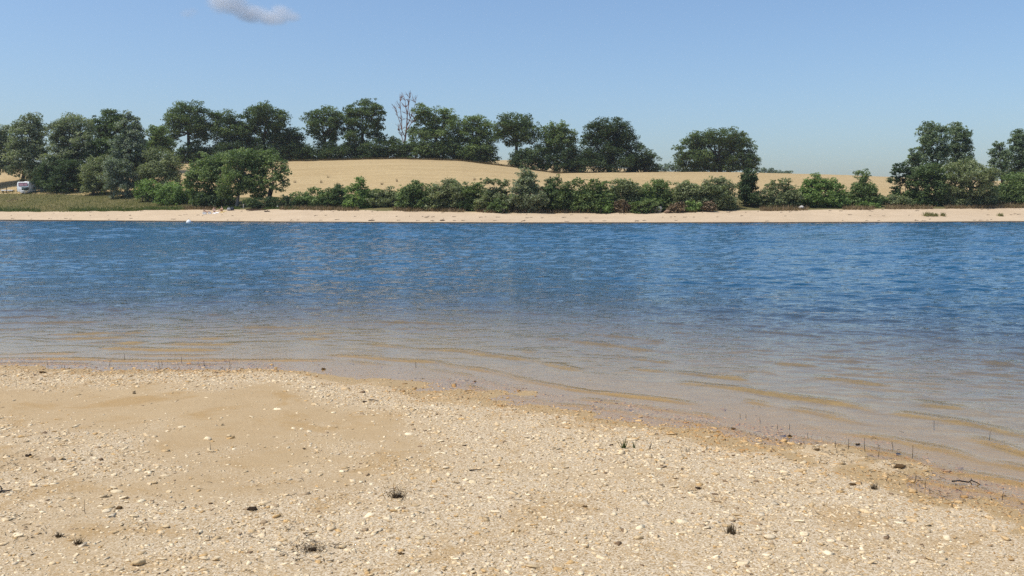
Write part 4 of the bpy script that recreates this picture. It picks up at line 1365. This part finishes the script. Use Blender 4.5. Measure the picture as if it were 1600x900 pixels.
# thin dead stalks
def stalk(px, py, h, label, group, lean=0.12, rad=0.0018):
    P = ground_at(px, py); k = P.y / F
    r = np.random.default_rng(int(px * 13 + py))
    z0 = float(near_z(np.array([P.x]), np.array([P.y]))[0]) - 0.01
    top = np.array([r.normal(0, lean) * h * k, r.normal(0, lean) * h * k, h * k + max(0, -z0)])
    pts = bend((0, 0, 0), top, r, 0.06 * h * k, 5)
    V, Fq = tube([(pts, np.linspace(rad * 1.3, rad * 0.6, 5))], 4)
    o = link("reed_stalk", mesh_np("reed_stalk", V, Fq), M_STICK, None, (P.x, P.y, z0))
    tag(o, label, "stalk", group)
for px, py, h in [(1352, 706, 24), (1325, 702, 18), (1305, 700, 14), (1308, 708, 12), (1425, 714, 20), (1396, 699, 10), (1373, 713, 12), (1166, 652, 6), (1157, 651, 5), (1188, 658, 6), (1215, 668, 6), (1233, 668, 6), (1264, 684, 8), (1385, 752, 10), (1430, 752, 9), (1447, 762, 12), (1453, 771, 9), (1405, 758, 6), (1550, 782, 8), (1566, 781, 12), (1577, 806, 8), (1460, 663, 6), (1546, 679, 5)]:
    stalk(px, py, h, "thin dark reed stalk standing in the shallows on the right", "reed stalks in the right shallows")
for px, py, h in [(75, 573, 6), (97, 575, 6), (101, 575, 5), (171, 570, 8), (194, 559, 6), (249, 573, 9), (253, 570, 6), (283, 564, 7), (320, 571, 6), (360, 571, 7), (650, 571, 6)]:
    stalk(px, py, h, "tiny dark reed stub along the left waterline", "reed stubs at the left waterline", rad=0.003)
stalk(134, 803, 26, "thin dark stalk standing in the sand, left foreground", None, 0.05, 0.0016)
stalk(329, 702, 14, "short thin dark stalk in smooth sand, upper left", None, 0.1, 0.0016)
stalk(383, 858, 18, "thin pale stalk at the bottom left of the middle", None, 0.1, 0.0012)

def stick(label, px, py, pts_px, rad, name="driftwood_stick"):
    """pts_px: list of polylines of (dx px, dheight px)"""
    P = ground_at(px, py); k = P.y / F
    z0 = max(0.0, float(near_z(np.array([P.x]), np.array([P.y]))[0]))
    r = np.random.default_rng(int(px))
    paths = []
    for j, line in enumerate(pts_px):
        pts = np.array([(a * k, r.normal(0, 0.008) + b * 0.3 * k, b * k + rad) for a, b in line])
        paths.append((pts, np.linspace(rad, rad * 0.5, len(pts)) * (1 if j == 0 else 0.6)))
    V, Fq = tube(paths, 6)
    o = link(name, mesh_np(name, V, Fq, True), M_STICK, None, (P.x, P.y, z0))
    tag(o, label, "stick")
stick("black forked branch lying in the shallows at the right", 1512, 756, [[(-24, 2), (-12, 3), (0, 2), (6, 4), (14, 1), (22, -4)], [(2, 3), (5, 0), (6, -3)], [(5, 4), (8, 6)]], 0.0055)
stick("black stick at the left edge of the beach", 8, 769, [[(-8, 0), (-2, 1), (4, 1), (11, 2)], [(-2, 1), (-7, 6), (-10, 10)]], 0.007)
stick("dark stick beside the clod behind the left gravel strip", 583, 627, [[(-8, 0), (0, 1), (9, 0)]], 0.006)
stick("dark stick lying in gravel in the middle of the beach", 742, 737, [[(-9, 0), (0, 1), (10, 2)]], 0.005)

# dark twig litter, too fine to count
def litter():
    r = np.random.default_rng(8)
    paths = []
    spots = [(470, 860, 60, 18, 70), (470, 830, 80, 14, 40), (640, 770, 50, 14, 24), (20, 720, 30, 20, 24), (60, 830, 60, 26, 26), (230, 590, 200, 12, 30), (700, 600, 60, 12, 20), (1330, 715, 90, 22, 90), (1230, 690, 60, 10, 40), (1500, 775, 90, 18, 40), (1420, 745, 50, 14, 40), (900, 760, 500, 110, 110), (300, 800, 300, 100, 70)]
    for cx, cy, sx, sy, n in spots:
        for _ in range(n):
            P = ground_at(min(max(cx + r.normal(0, sx * 0.6), -60), 1660), min(cy + r.normal(0, sy * 0.6), 895))
            z = max(P.z, 0.0) + 0.004
            a = r.uniform(0, 6.28); L = r.uniform(0.01, 0.045)
            dv = np.array([math.cos(a) * L, math.sin(a) * L, r.uniform(0, 0.35) * L])
            p = np.array([P.x, P.y, z])
            paths.append((bend(p, p + dv, r, L * 0.15, 3), np.array([0.0016, 0.0013, 0.0007])))
    V, Fq = tube(paths, 4)
    stuff(link("twig_litter", mesh_np("twig_litter", V, Fq), M_STICK), "dark twig and root litter scattered over the near beach", "litter")
litter()

# ------------------------------------------------------------------ things on the far shore
M_WHITE = plain("white_paint", (0.80, 0.79, 0.76), 0.45, 0.4, 0.04)
M_DARK = plain("dark_rubber", (0.03, 0.03, 0.032), 0.8, 0.2, 0.2)
M_CURTAIN = plain("pink_curtain", (0.42, 0.25, 0.29), 0.9, 0.1, 0.2, 8)
M_WOOD = plain("weathered_wood", (0.24, 0.16, 0.11), 0.9, 0.1, 0.25, 5)
M_GREENMETAL = plain("dark_green_metal", (0.025, 0.055, 0.05), 0.6, 0.3, 0.1)
M_ROCK = plain("grey_rock", (0.36, 0.33, 0.30), 0.95, 0.1, 0.35, 3)
M_PALEROCK = plain("pale_rock", (0.62, 0.58, 0.52), 0.95, 0.1, 0.2, 3)
M_DRIFT = plain("dark_driftwood", (0.07, 0.045, 0.03), 0.95, 0.1, 0.3, 4)

def caravan():
    Y = march(42, 302.5)
    zb = base_z(42, Y)
    P = at(42, 300, Y)
    root = empty("caravan", (P.x, Y, zb))
    tag(root, "small white caravan with pink curtained window under the left trees", "caravan")
    root.rotation_euler = (0, 0, math.radians(-16))
    # body: side profile extruded along x (length) with rounded, slightly sloping top
    L, D, H0, H1 = 2.9, 2.0, 0.42, 2.42
    prof = [(-D/2, H0), (-D/2 - 0.05, H0 + 0.5), (-D/2 - 0.02, H0 + 1.2), (-D/2 + 0.12, H1 - 0.12), (-D/2 + 0.35, H1), (D/2 - 0.35, H1), (D/2 - 0.12, H1 - 0.12), (D/2, H0 + 1.2), (D/2, H0)]
    V, Fs = [], []
    n = len(prof)
    for x in (-L/2, L/2):
        for (y, z) in prof: V.append((x, y, z))
    bm = bmesh.new()
    vs = [bm.verts.new(v) for v in V]
    bm.faces.new(vs[:n]); bm.faces.new(list(reversed(vs[n:])))
    for i in range(n):
        j = (i + 1) % n
        bm.faces.new((vs[j], vs[i], vs[n + i], vs[n + j]))
    bmesh.ops.recalc_face_normals(bm, faces=bm.faces)
    me = bpy.data.meshes.new("body"); bm.to_mesh(me); bm.free()
    link("body", me, M_WHITE, root)
    yf = -D/2 - 0.03
    win = link("window", box_mesh("window", [((0.15, yf - 0.04, 1.55), (2.25, 0.05, 0.05)), ((0.15, yf - 0.04, 2.22), (2.25, 0.05, 0.05)), ((-0.975, yf - 0.041, 1.885), (0.05, 0.05, 0.62)), ((1.275, yf - 0.041, 1.885), (0.05, 0.05, 0.62)), ((0.35, yf - 0.041, 1.885), (0.06, 0.05, 0.62))]), M_DARK, root)
    for cx, w in ((-0.315, 1.26), (0.81, 0.86)):
        # pleated curtain behind the pane
        m = 24
        xs = np.linspace(-w/2, w/2, m); ys = 0.018 * np.sin(np.linspace(0, 26, m))
        Vc = [(cx + x, yf - 0.03 + y, z) for z in (1.575, 2.195) for x, y in zip(xs, ys)]
        Fq = [[i, i + 1, m + i + 1, m + i] for i in range(m - 1)]
        link("curtain", mesh_np("curtain", Vc, Fq, True), M_CURTAIN, win)
    link("skirt", box_mesh("skirt", [((0, yf + 0.12, 0.62), (2.7, 0.05, 0.42)), ((0.9, yf - 0.3, 1.0), (1.3, 0.5, 0.6))]), M_GREENMETAL, root)
    link("roof_vent", box_mesh("roof_vent", [((0.3, -0.2, H1 + 0.06), (0.6, 0.5, 0.12))], 0.02), M_WHITE, root)
    for s in (-1, 1):
        bm = bmesh.new()
        bmesh.ops.create_cone(bm, cap_ends=True, segments=20, radius1=0.32, radius2=0.32, depth=0.18)
        bmesh.ops.bevel(bm, geom=[e for e in bm.edges if len(e.link_faces) == 2 and abs(e.calc_face_angle(0)) > 1], offset=0.04, segments=2, affect='EDGES')
        me = bpy.data.meshes.new("wheel"); bm.to_mesh(me); bm.free()
        w = link("wheel", me, M_DARK, root, (-0.2, s * 0.85, 0.32)); w.rotation_euler = (math.pi / 2, 0, 0)
    link("drawbar", box_mesh("drawbar", [((2.0, 0, 0.45), (1.3, 0.1, 0.08)), ((2.55, 0, 0.24), (0.08, 0.08, 0.46))]), M_DARK, root)
    # white rail in front
    Yr = march(39, 303.8); P2 = at(39, 301, Yr); z2 = base_z(39, Yr)
    rail = empty("railing", (P2.x, Yr, z2)); tag(rail, "low pale wooden railing in front of the white caravan", "railing")
    for x in (-0.85, 0.0, 0.85):
        link("post", box_mesh("post", [((x, 0, 0.35), (0.07, 0.07, 0.7))]), M_WHITE, rail)
    for z in (0.38, 0.62):
        link("rail", box_mesh("rail", [((0, -0.06, z), (1.85, 0.04, 0.07))]), M_WHITE, rail)
caravan()

def mesh_fence():
    Y = march(60, 303.0)
    P = at(60, 300, Y); z = base_z(60, Y)
    root = empty("mesh_fence", (P.x, Y, z)); tag(root, "dark green wire mesh fence right of the caravan", "fence")
    W, H = 3.2, 1.1
    for x in (-W/2, -W/6, W/6, W/2):
        link("post", box_mesh("post", [((x, 0, H/2), (0.06, 0.06, H))]), M_GREENMETAL, root)
    b = []
    for i in range(3):
        x0 = -W/2 + i * W/3
        for k in range(1, 12): b.append(((x0 + k * W/36, 0, H/2), (0.012, 0.012, H - 0.1)))
        for zz in np.linspace(0.08, H - 0.06, 8): b.append(((x0 + W/6, 0.012, zz), (W/3 - 0.06, 0.012, 0.014)))
        link("mesh_panel", box_mesh("mesh_panel", b), M_GREENMETAL, root); b = []
mesh_fence()

def bench():
    Y = march(12, 301.0)
    P = at(12, 299, Y); z = base_z(12, Y)
    root = empty("long_table", (P.x, Y, z)); tag(root, "long low white table left of the caravan at the view's edge", "table")
    top_z = at(12, 297.5, Y).z - z
    link("table_top", box_mesh("table_top", [((0, 0, top_z), (2.5, 0.7, 0.22))], 0.03), M_WHITE, root)
    for x in (-1.0, 1.0):
        link("leg", box_mesh("leg", [((x, 0, (top_z - 0.11) / 2), (0.08, 0.5, top_z - 0.115))]), M_DARK, root)
    Yp = march(10.5, 302.5); P = at(10.5, 300, Yp); z = base_z(10.5, Yp)
    post = link("wooden_post", box_mesh("wooden_post", [((0, 0, 0.55), (0.12, 0.12, 1.5), 0.0, 0.8)], 0.012), M_DARK, None, (P.x, Yp, z))
    tag(post, "dark wooden post in front of the long white table", "post")
    root = None
    Y0 = march(16, 315); Ys = np.linspace(march(16, 304.5), Y0, 6)
    P = at(16, 310, Y0)
    root = empty("garden_steps", (P.x, Y0, base_z(16, Y0))); tag(root, "flight of brown wooden steps in the grass below the white table", "steps")
    for i, yy in enumerate(Ys):
        zz = base_z(16, yy)
        link("step", box_mesh("step", [((0, yy - Y0, zz - root.location.z + 0.10), (1.25, 0.32, 0.16))], 0.015), M_WOOD, root)
bench()

def boulder(label, px, py, Y, w, h, mat, seed, name="boulder"):
    V = IV2.copy()
    r = np.random.default_rng(seed)
    for _ in range(10):
        n = r.normal(0, 1, 3); n /= np.linalg.norm(n); c = r.uniform(0.55, 0.85)
        V = V - np.maximum(V @ n - c, 0)[:, None] * n
    V = V * np.array([w / 2, w / 2.4, h / 2]) * 1.15
    V += r.normal(0, 0.02 * h, V.shape)
    Y = march(px, py + 3)
    x = (px - 800) / PXF * Y
    o = link(name, mesh_np(name, V, IF2), mat, None, (x, Y, base_z(px, Y) + h * 0.33))
    tag(o, label, "rock")
boulder("grey boulder at the back of the far beach below the shrubs", 1028, 329, 131.5, 0.95, 1.1, M_ROCK, 5)
boulder("tan rock leaning against the grey boulder's right", 1041, 330, 132.0, 1.0, 0.7, M_WOOD, 6)
boulder("pale white stone under the round shrub on the far beach", 1248, 324, 138.5, 0.9, 0.65, M_PALEROCK, 7)

def log(label, px, py, Y, L, rad):
    Y = march(px, py)
    x = (px - 800) / PXF * Y
    r = np.random.default_rng(int(px))
    pts = np.array([(t * L / 2, r.normal(0, 0.05), rad * 0.7 + abs(r.normal(0, 0.03))) for t in np.linspace(-1, 1, 6)])
    V, Fq = tube([(pts, rad * np.array([0.7, 1, 1.05, 0.95, 0.8, 0.5])), (np.array([pts[2], pts[2] + [0.3, 0.1, 0.35]]), np.array([rad * 0.4, rad * 0.15]))], 7)
    o = link("driftwood_log", mesh_np("driftwood_log", V, Fq, True), M_DRIFT, None, (x, Y, base_z(px, Y)))
    tag(o, label, "log")
log("dark driftwood log at the far waterline left of the middle", 582, 345, 121.5, 0.9, 0.07)
log("dark driftwood log at the far waterline, middle, right one", 692, 345, 120.0, 0.7, 0.07)
log("dark log lying in shade right of the bathers", 403, 329, 135.5, 3.2, 0.13)
log("short dark log at the sand's back edge right of the long log", 420, 331, 133.5, 0.9, 0.09)

def far_litter():
    r = np.random.default_rng(77)
    paths = []
    for _ in range(170):
        px = r.uniform(-60, 1680)
        Yk, _z = column(np.array([px]))
        f = r.choice([r.uniform(0.12, 0.22), r.uniform(0.45, 0.55), r.uniform(0.8, 1.0)])
        Y = Yk[0, 2] + (Yk[0, 4] - Yk[0, 2]) * f
        x = (px - 800) / PXF * Y
        z = base_z(px, Y) + 0.03
        a = r.normal(0, 0.4); L = r.uniform(0.15, 0.7)
        p = np.array([x, Y, z]); q = p + np.array([math.cos(a) * L, math.sin(a) * L, r.uniform(0, 0.06)])
        paths.append((bend(p, q, r, L * 0.1, 3), np.array([0.035, 0.03, 0.015])))
    V, Fq = tube(paths, 4)
    stuff(link("drift_litter", mesh_np("drift_litter", V, Fq), M_DRIFT), "small dark driftwood bits scattered along the far beach", "litter")
far_litter()

# white mooring buoy
def buoy():
    Y = -CAMZ / elev(348.0)
    P = at(295, 347, Y)
    root = empty("buoy", (P.x, Y, 0)); tag(root, "white round mooring buoy floating near the far shore", "buoy")
    bm = bmesh.new()
    prof = [(0.0, -0.22), (0.18, -0.2), (0.31, -0.08), (0.35, 0.06), (0.32, 0.2), (0.22, 0.33), (0.10, 0.40), (0.06, 0.44), (0, 0.45)]
    S = 20
    V = [(r_ * math.cos(a), r_ * math.sin(a), z) for r_, z in prof for a in np.linspace(0, 2 * math.pi, S, endpoint=False)]
    Fq = [[i * S + j, i * S + (j + 1) % S, (i + 1) * S + (j + 1) % S, (i + 1) * S + j] for i in range(len(prof) - 1) for j in range(S)]
    bm.free()
    link("float", mesh_np("float", V, Fq, True), M_WHITE, root)
    t = np.linspace(0, 2 * math.pi, 16)
    V, Fq = tube([(np.stack([0.07 * np.cos(t), 0 * t, 0.50 + 0.07 * np.sin(t)], 1), np.full(16, 0.014))], 6)
    link("ring", mesh_np("ring", V, Fq, True), M_DARK, root)
buoy()

# ------------------------------------------------------------------ bathers on the far beach
M_SKIN = plain("fair_skin", (0.50, 0.31, 0.21), 0.6, 0.3, 0.08)  # lighter of the two skin tones
M_SKIN2 = plain("tanned_skin", (0.34, 0.19, 0.12), 0.6, 0.3, 0.08)
M_HAIR = plain("brown_hair", (0.05, 0.03, 0.02), 0.7, 0.3, 0.3)
M_CLOTHW = plain("white_cloth", (0.80, 0.78, 0.75), 0.9, 0.1, 0.05)
M_CLOTHY = plain("yellow_cloth", (0.72, 0.52, 0.20), 0.9, 0.1, 0.1)
M_CLOTHD = plain("dark_cloth", (0.045, 0.05, 0.065), 0.9, 0.1, 0.2)
M_CLOTHG = plain("grey_cloth", (0.33, 0.33, 0.34), 0.9, 0.1, 0.2)

def skin_obj(name, verts, edges, rad, mat, parent, root_i=0, sub=1):
    me = bpy.data.meshes.new(name)
    me.from_pydata(verts, edges, [])
    o = link(name, me, mat, parent)
    md = o.modifiers.new("skin", 'SKIN'); md.use_smooth_shade = True
    for i, r_ in enumerate(rad):
        me.skin_vertices[0].data[i].radius = (r_, r_)
        me.skin_vertices[0].data[i].use_root = (i == root_i)
    s = o.modifiers.new("sub", 'SUBSURF'); s.levels = sub; s.render_levels = sub
    return o

def person(label, px, Y, rz, pose, skin, cloth, hair=M_HAIR):
    x = (px - 800) / PXF * Y; z = base_z(px, Y)
    root = empty("person", (x, Y, z)); root.rotation_euler = (0, 0, rz)
    tag(root, label, "person")
    # figure faces -y; seated on the ground
    v, e, rd = [], [], []
    def add(p, r_, par=None):
        v.append(p); rd.append(r_)
        if par is not None: e.append((par, len(v) - 1))
        return len(v) - 1
    if pose == 'sit':
        pel = add((0, 0, 0.14), 0.15); bel = add((0, 0.05, 0.32), 0.125, pel); ch = add((0, 0.06, 0.50), 0.145, bel)
        nk = add((0, 0.03, 0.66), 0.055, ch); hd0 = add((0, 0.0, 0.73), 0.075, nk); hd1 = add((0, -0.01, 0.82), 0.095, hd0); add((0, 0.0, 0.90), 0.07, hd1)
        for s in (-1, 1):
            hp = add((s * 0.10, -0.05, 0.12), 0.105, pel); kn = add((s * 0.15, -0.42, 0.42), 0.065, hp); an = add((s * 0.13, -0.72, 0.07), 0.042, kn); add((s * 0.14, -0.90, 0.035), 0.032, an)
            sh_ = add((s * 0.19, 0.05, 0.57), 0.062, ch); el = add((s * 0.25, -0.16, 0.40), 0.046, sh_); wr = add((s * 0.17, -0.36, 0.46), 0.030, el)
            pm = add((s * 0.155, -0.42, 0.47), 0.034, wr)
            for k in range(4): add((s * (0.125 + 0.02 * k), -0.50 + 0.008 * abs(k - 1.5), 0.45), 0.009, pm)
            add((s * 0.115, -0.44, 0.485), 0.010, pm)
        head = (0, -0.01, 0.82)
    else:   # lying back on the elbows
        pel = add((0, 0, 0.13), 0.145); bel = add((0, 0.18, 0.18), 0.12, pel); ch = add((0, 0.36, 0.30), 0.14, bel)
        nk = add((0, 0.47, 0.43), 0.055, ch); hd0 = add((0, 0.50, 0.49), 0.075, nk); hd1 = add((0, 0.50, 0.58), 0.095, hd0); add((0, 0.52, 0.66), 0.07, hd1)
        for s in (-1, 1):
            hp = add((s * 0.10, -0.07, 0.12), 0.10, pel); kn = add((s * 0.12, -0.46, 0.15 + 0.1 * (s > 0)), 0.06, hp); an = add((s * 0.13, -0.86, 0.06), 0.04, kn); add((s * 0.14, -0.93, 0.15), 0.03, an)
            sh_ = add((s * 0.19, 0.40, 0.36), 0.06, ch); el = add((s * 0.24, 0.52, 0.07), 0.045, sh_); wr = add((s * 0.22, 0.27, 0.045), 0.03, el)
            pm = add((s * 0.22, 0.20, 0.04), 0.033, wr)
            for k in range(4): add((s * (0.19 + 0.02 * k), 0.12 + 0.008 * abs(k - 1.5), 0.03), 0.009, pm)
            add((s * 0.17, 0.18, 0.035), 0.010, pm)
        head = (0, 0.50, 0.58)
    skin_obj("body", v, e, rd, skin, root)
    # hair cap, face features
    bm = bmesh.new(); bmesh.ops.create_icosphere(bm, subdivisions=2, radius=0.112)
    for q in bm.verts:
        if q.co.y < -0.045 and q.co.z < 0.055: q.co *= 0.72
    me = bpy.data.meshes.new("hair"); bm.to_mesh(me); bm.free()
    link("hair", me, hair, root, (head[0], head[1] + 0.015, head[2] + 0.03))
    # swimwear / shirt as a slightly larger shell on trunk
    if pose == 'sit':
        cv = [(0, 0, 0.14), (0, 0.05, 0.32), (0, 0.06, 0.50)]; cr = [0.165, 0.142, 0.162]
    else:
        cv = [(0, -0.03, 0.13), (0, 0.12, 0.165)]; cr = [0.16, 0.136]
    skin_obj("swimwear", cv, [(i, i + 1) for i in range(len(cv) - 1)], cr, cloth, root)
    return root

YB = march(338, 333.5)
person("tanned bather reclining behind the white boxes on the far beach", 326, YB + 2.2, math.radians(70), 'lie', M_SKIN2, M_CLOTHD)
person("bather in white sitting in the middle of the far beach group", 338, YB + 1.5, math.radians(20), 'sit', M_SKIN, M_CLOTHW)
person("bather in yellow sitting at the group's right", 350, YB + 1.2, math.radians(-25), 'sit', M_SKIN, M_CLOTHY)

def cooler(label, px, Y, w, h, mat):
    x = (px - 800) / PXF * Y; z = base_z(px, Y)
    root = empty("cool_box", (x, Y, z)); tag(root, label, "cool box")
    link("box_body", box_mesh("box_body", [((0, 0, h * 0.40), (w, w * 0.6, h * 0.8), 0.0, 1.05)], 0.015), mat, root)
    link("lid", box_mesh("lid", [((0, 0, h * 0.9), (w * 1.1, w * 0.68, h * 0.19))], 0.02), mat, root)
    t = np.linspace(0, math.pi, 9)
    V, Fq = tube([(np.stack([w * 0.53 * np.cos(t), np.full(9, -w * 0.36), h * 0.75 + 0.12 * np.sin(t)], 1), np.full(9, 0.012))], 6)
    link("handle", mesh_np("handle", V, Fq, True), mat, root)
cooler("white cool box left of the bathers, left one of two", 323, YB - 0.3, 0.55, 0.36, M_WHITE)
cooler("smaller white cool box in front of the bathers, right one of two", 331, YB - 0.1, 0.42, 0.32, M_WHITE)

def towel(label, px, Y, w, l, mat, rz):
    x = (px - 800) / PXF * Y
    n = 10
    V = []; 
    for i in range(n):
        for j in range(n):
            a = (i / (n - 1) - 0.5) * w; b = (j / (n - 1) - 0.5) * l
            X = a * math.cos(rz) - b * math.sin(rz); Yy = a * math.sin(rz) + b * math.cos(rz)
            zz = float(far_z(np.array([x + X]), np.array([Y + Yy]))[0])
            V.append((X, Yy, zz + 0.03 + 0.02 * math.sin(i * 1.3 + j)))
    Fq = [[i * n + j, (i + 1) * n + j, (i + 1) * n + j + 1, i * n + j + 1] for i in range(n - 1) for j in range(n - 1)]
    z0 = base_z(px, Y)
    V = [(a, b, c - z0) for a, b, c in V]
    me = mesh_np("towel", V, Fq, True)
    o = link("towel", me, mat, None, (x, Y, z0))
    md = o.modifiers.new("thick", 'SOLIDIFY'); md.thickness = 0.012
    tag(o, label, "towel")
towel("white towel spread in front of the bather in white", 341, YB + 0.4, 1.0, 1.7, M_CLOTHW, 0.2)
towel("cream towel under the bather in yellow", 351, YB + 0.6, 0.8, 1.5, M_CLOTHY, -0.2)

def bag(label, px, Y, w, h, mat, name="bag"):
    x = (px - 800) / PXF * Y; z = base_z(px, Y)
    root = empty(name, (x, Y, z)); tag(root, label, "bag")
    V = IV2.copy()
    V = np.sign(V) * np.abs(V) ** 0.7 * np.array([w / 2, w / 3, h / 2])
    V[:, 2] += h * 0.48
    V[:, 0] *= 1 - 0.25 * (V[:, 2] / h)
    link("bag_body", mesh_np("bag_body", V, IF2, True), mat, root)
    t = np.linspace(0, math.pi, 9)
    Vt, Fq = tube([(np.stack([w * 0.25 * np.cos(t), np.full(9, 0.0), h * 0.9 + 0.16 * np.sin(t)], 1), np.full(9, 0.015))], 6)
    link("strap", mesh_np("strap", Vt, Fq, True), mat, root)
bag("pale grey bag right of the bathers", 361, YB + 1.6, 0.7, 0.5, M_CLOTHG)
bag("dark bag at the tree's foot next to the pale grey bag", 366, YB + 1.8, 0.7, 0.55, M_CLOTHD)
bag("small white bag alone on the sand right of the dark logs", 437, YB + 2.0, 0.45, 0.36, M_CLOTHW)
po = link("wooden_post", box_mesh("wooden_post", [((0, 0, 0.35), (0.10, 0.10, 0.75), 0.0, 0.85)], 0.01), M_PALEROCK, None, ((383.5 - 800) / PXF * (YB + 3.5), YB + 3.5, base_z(383.5, YB + 3.5)))
tag(po, "short pale post in the shade right of the bags", "post")

# ------------------------------------------------------------------ clouds
def cloud(name, label, lobes, Y, dens, seed):
    """lobes in photograph pixels (px,py,rx,ry)"""
    W = []
    for (px, py, rx, ry) in lobes:
        P = at(px, py, Y); k = Y / F
        W.append((np.array(P), np.array([rx * k, rx * k, ry * k])))
    c0 = np.mean([w[0] for w in W], 0)
    bm = bmesh.new()
    for c, rd in W:
        bmesh.ops.create_icosphere(bm, subdivisions=3, radius=1.0, matrix=Matrix.Translation(Vector(c - c0)) @ Matrix.Diagonal((rd[0], rd[1], rd[2], 1)))
    me = bpy.data.meshes.new(name); bm.to_mesh(me); bm.free()
    m, nt, out = mat_new(name + "_vapour")
    tc = N(nt, "ShaderNodeTexCoord")
    p = tc.outputs["Object"]
    tot = None
    for c, rd in W:
        v = nt.nodes.new("ShaderNodeVectorMath"); v.operation = 'SUBTRACT'
        nt.links.new(p, v.inputs[0]); v.inputs[1].default_value = tuple(c - c0)
        v2 = nt.nodes.new("ShaderNodeVectorMath"); v2.operation = 'DIVIDE'
        nt.links.new(v.outputs[0], v2.inputs[0]); v2.inputs[1].default_value = tuple(rd)
        ln = nt.nodes.new("ShaderNodeVectorMath"); ln.operation = 'LENGTH'
        nt.links.new(v2.outputs[0], ln.inputs[0])
        f = math_n(nt, 'SUBTRACT', 1.0, ln.outputs["Value"], True)
        tot = f if tot is None else math_n(nt, 'MAXIMUM', tot, f)
    k = Y / F
    nz = noise(nt, p, 1.0 / (22 * k), 4, 0.6)
    g = math_n(nt, 'ADD', math_n(nt, 'MULTIPLY', tot, 1.5), math_n(nt, 'MULTIPLY', math_n(nt, 'SUBTRACT', nz, 0.55), 1.5))
    g = math_n(nt, 'MULTIPLY', g, math_n(nt, 'MULTIPLY', tot, 3.0, True), True)
    dn = math_n(nt, 'MULTIPLY', g, dens)
    pv = N(nt, "ShaderNodeVolumePrincipled")
    pv.inputs["Color"].default_value = (0.98, 0.98, 0.99, 1)
    pv.inputs["Anisotropy"].default_value = -0.25
    nt.links.new(dn, pv.inputs["Density"])
    nt.links.new(pv.outputs[0], out.inputs["Volume"])
    o = link(name, me, m, None, tuple(c0))
    md = o.modifiers.new("merge", 'REMESH'); md.mode = 'VOXEL'; md.voxel_size = 3.0 * k
    tag(o, label, "cloud")
cloud("cloud", "small soft white cloud at the top left of the sky",
      [(345, 2, 28, 24), (365, 8, 34, 20), (395, 22, 38, 16), (425, 28, 34, 14), (440, 20, 24, 15), (455, 26, 20, 10), (360, -16, 40, 26)], 3000, 0.018, 1)
cloud("cloud_wisp", "tiny faint cloud wisp left of the small white cloud",
      [(293, 21, 16, 9), (302, 18, 12, 8)], 3000, 0.007, 2)

# ------------------------------------------------------------------ summer haze
def haze():
    V, Fs = [], []
    z0, z1 = -60.0, 45.0
    me = box_mesh("haze", [((0, 900, (z0 + z1) / 2), (6600, 2200, z1 - z0))])
    m, nt, out = mat_new("summer_haze")
    pv = N(nt, "ShaderNodeVolumePrincipled")
    pv.inputs["Color"].default_value = (0.90, 0.94, 1.0, 1)
    pv.inputs["Density"].default_value = 0.00011
    pv.inputs["Anisotropy"].default_value = 0.2
    nt.links.new(pv.outputs[0], out.inputs["Volume"])
    o = link("haze", me, m)
    stuff(o, "thin pale summer haze in the air over the lake", "haze")
haze()
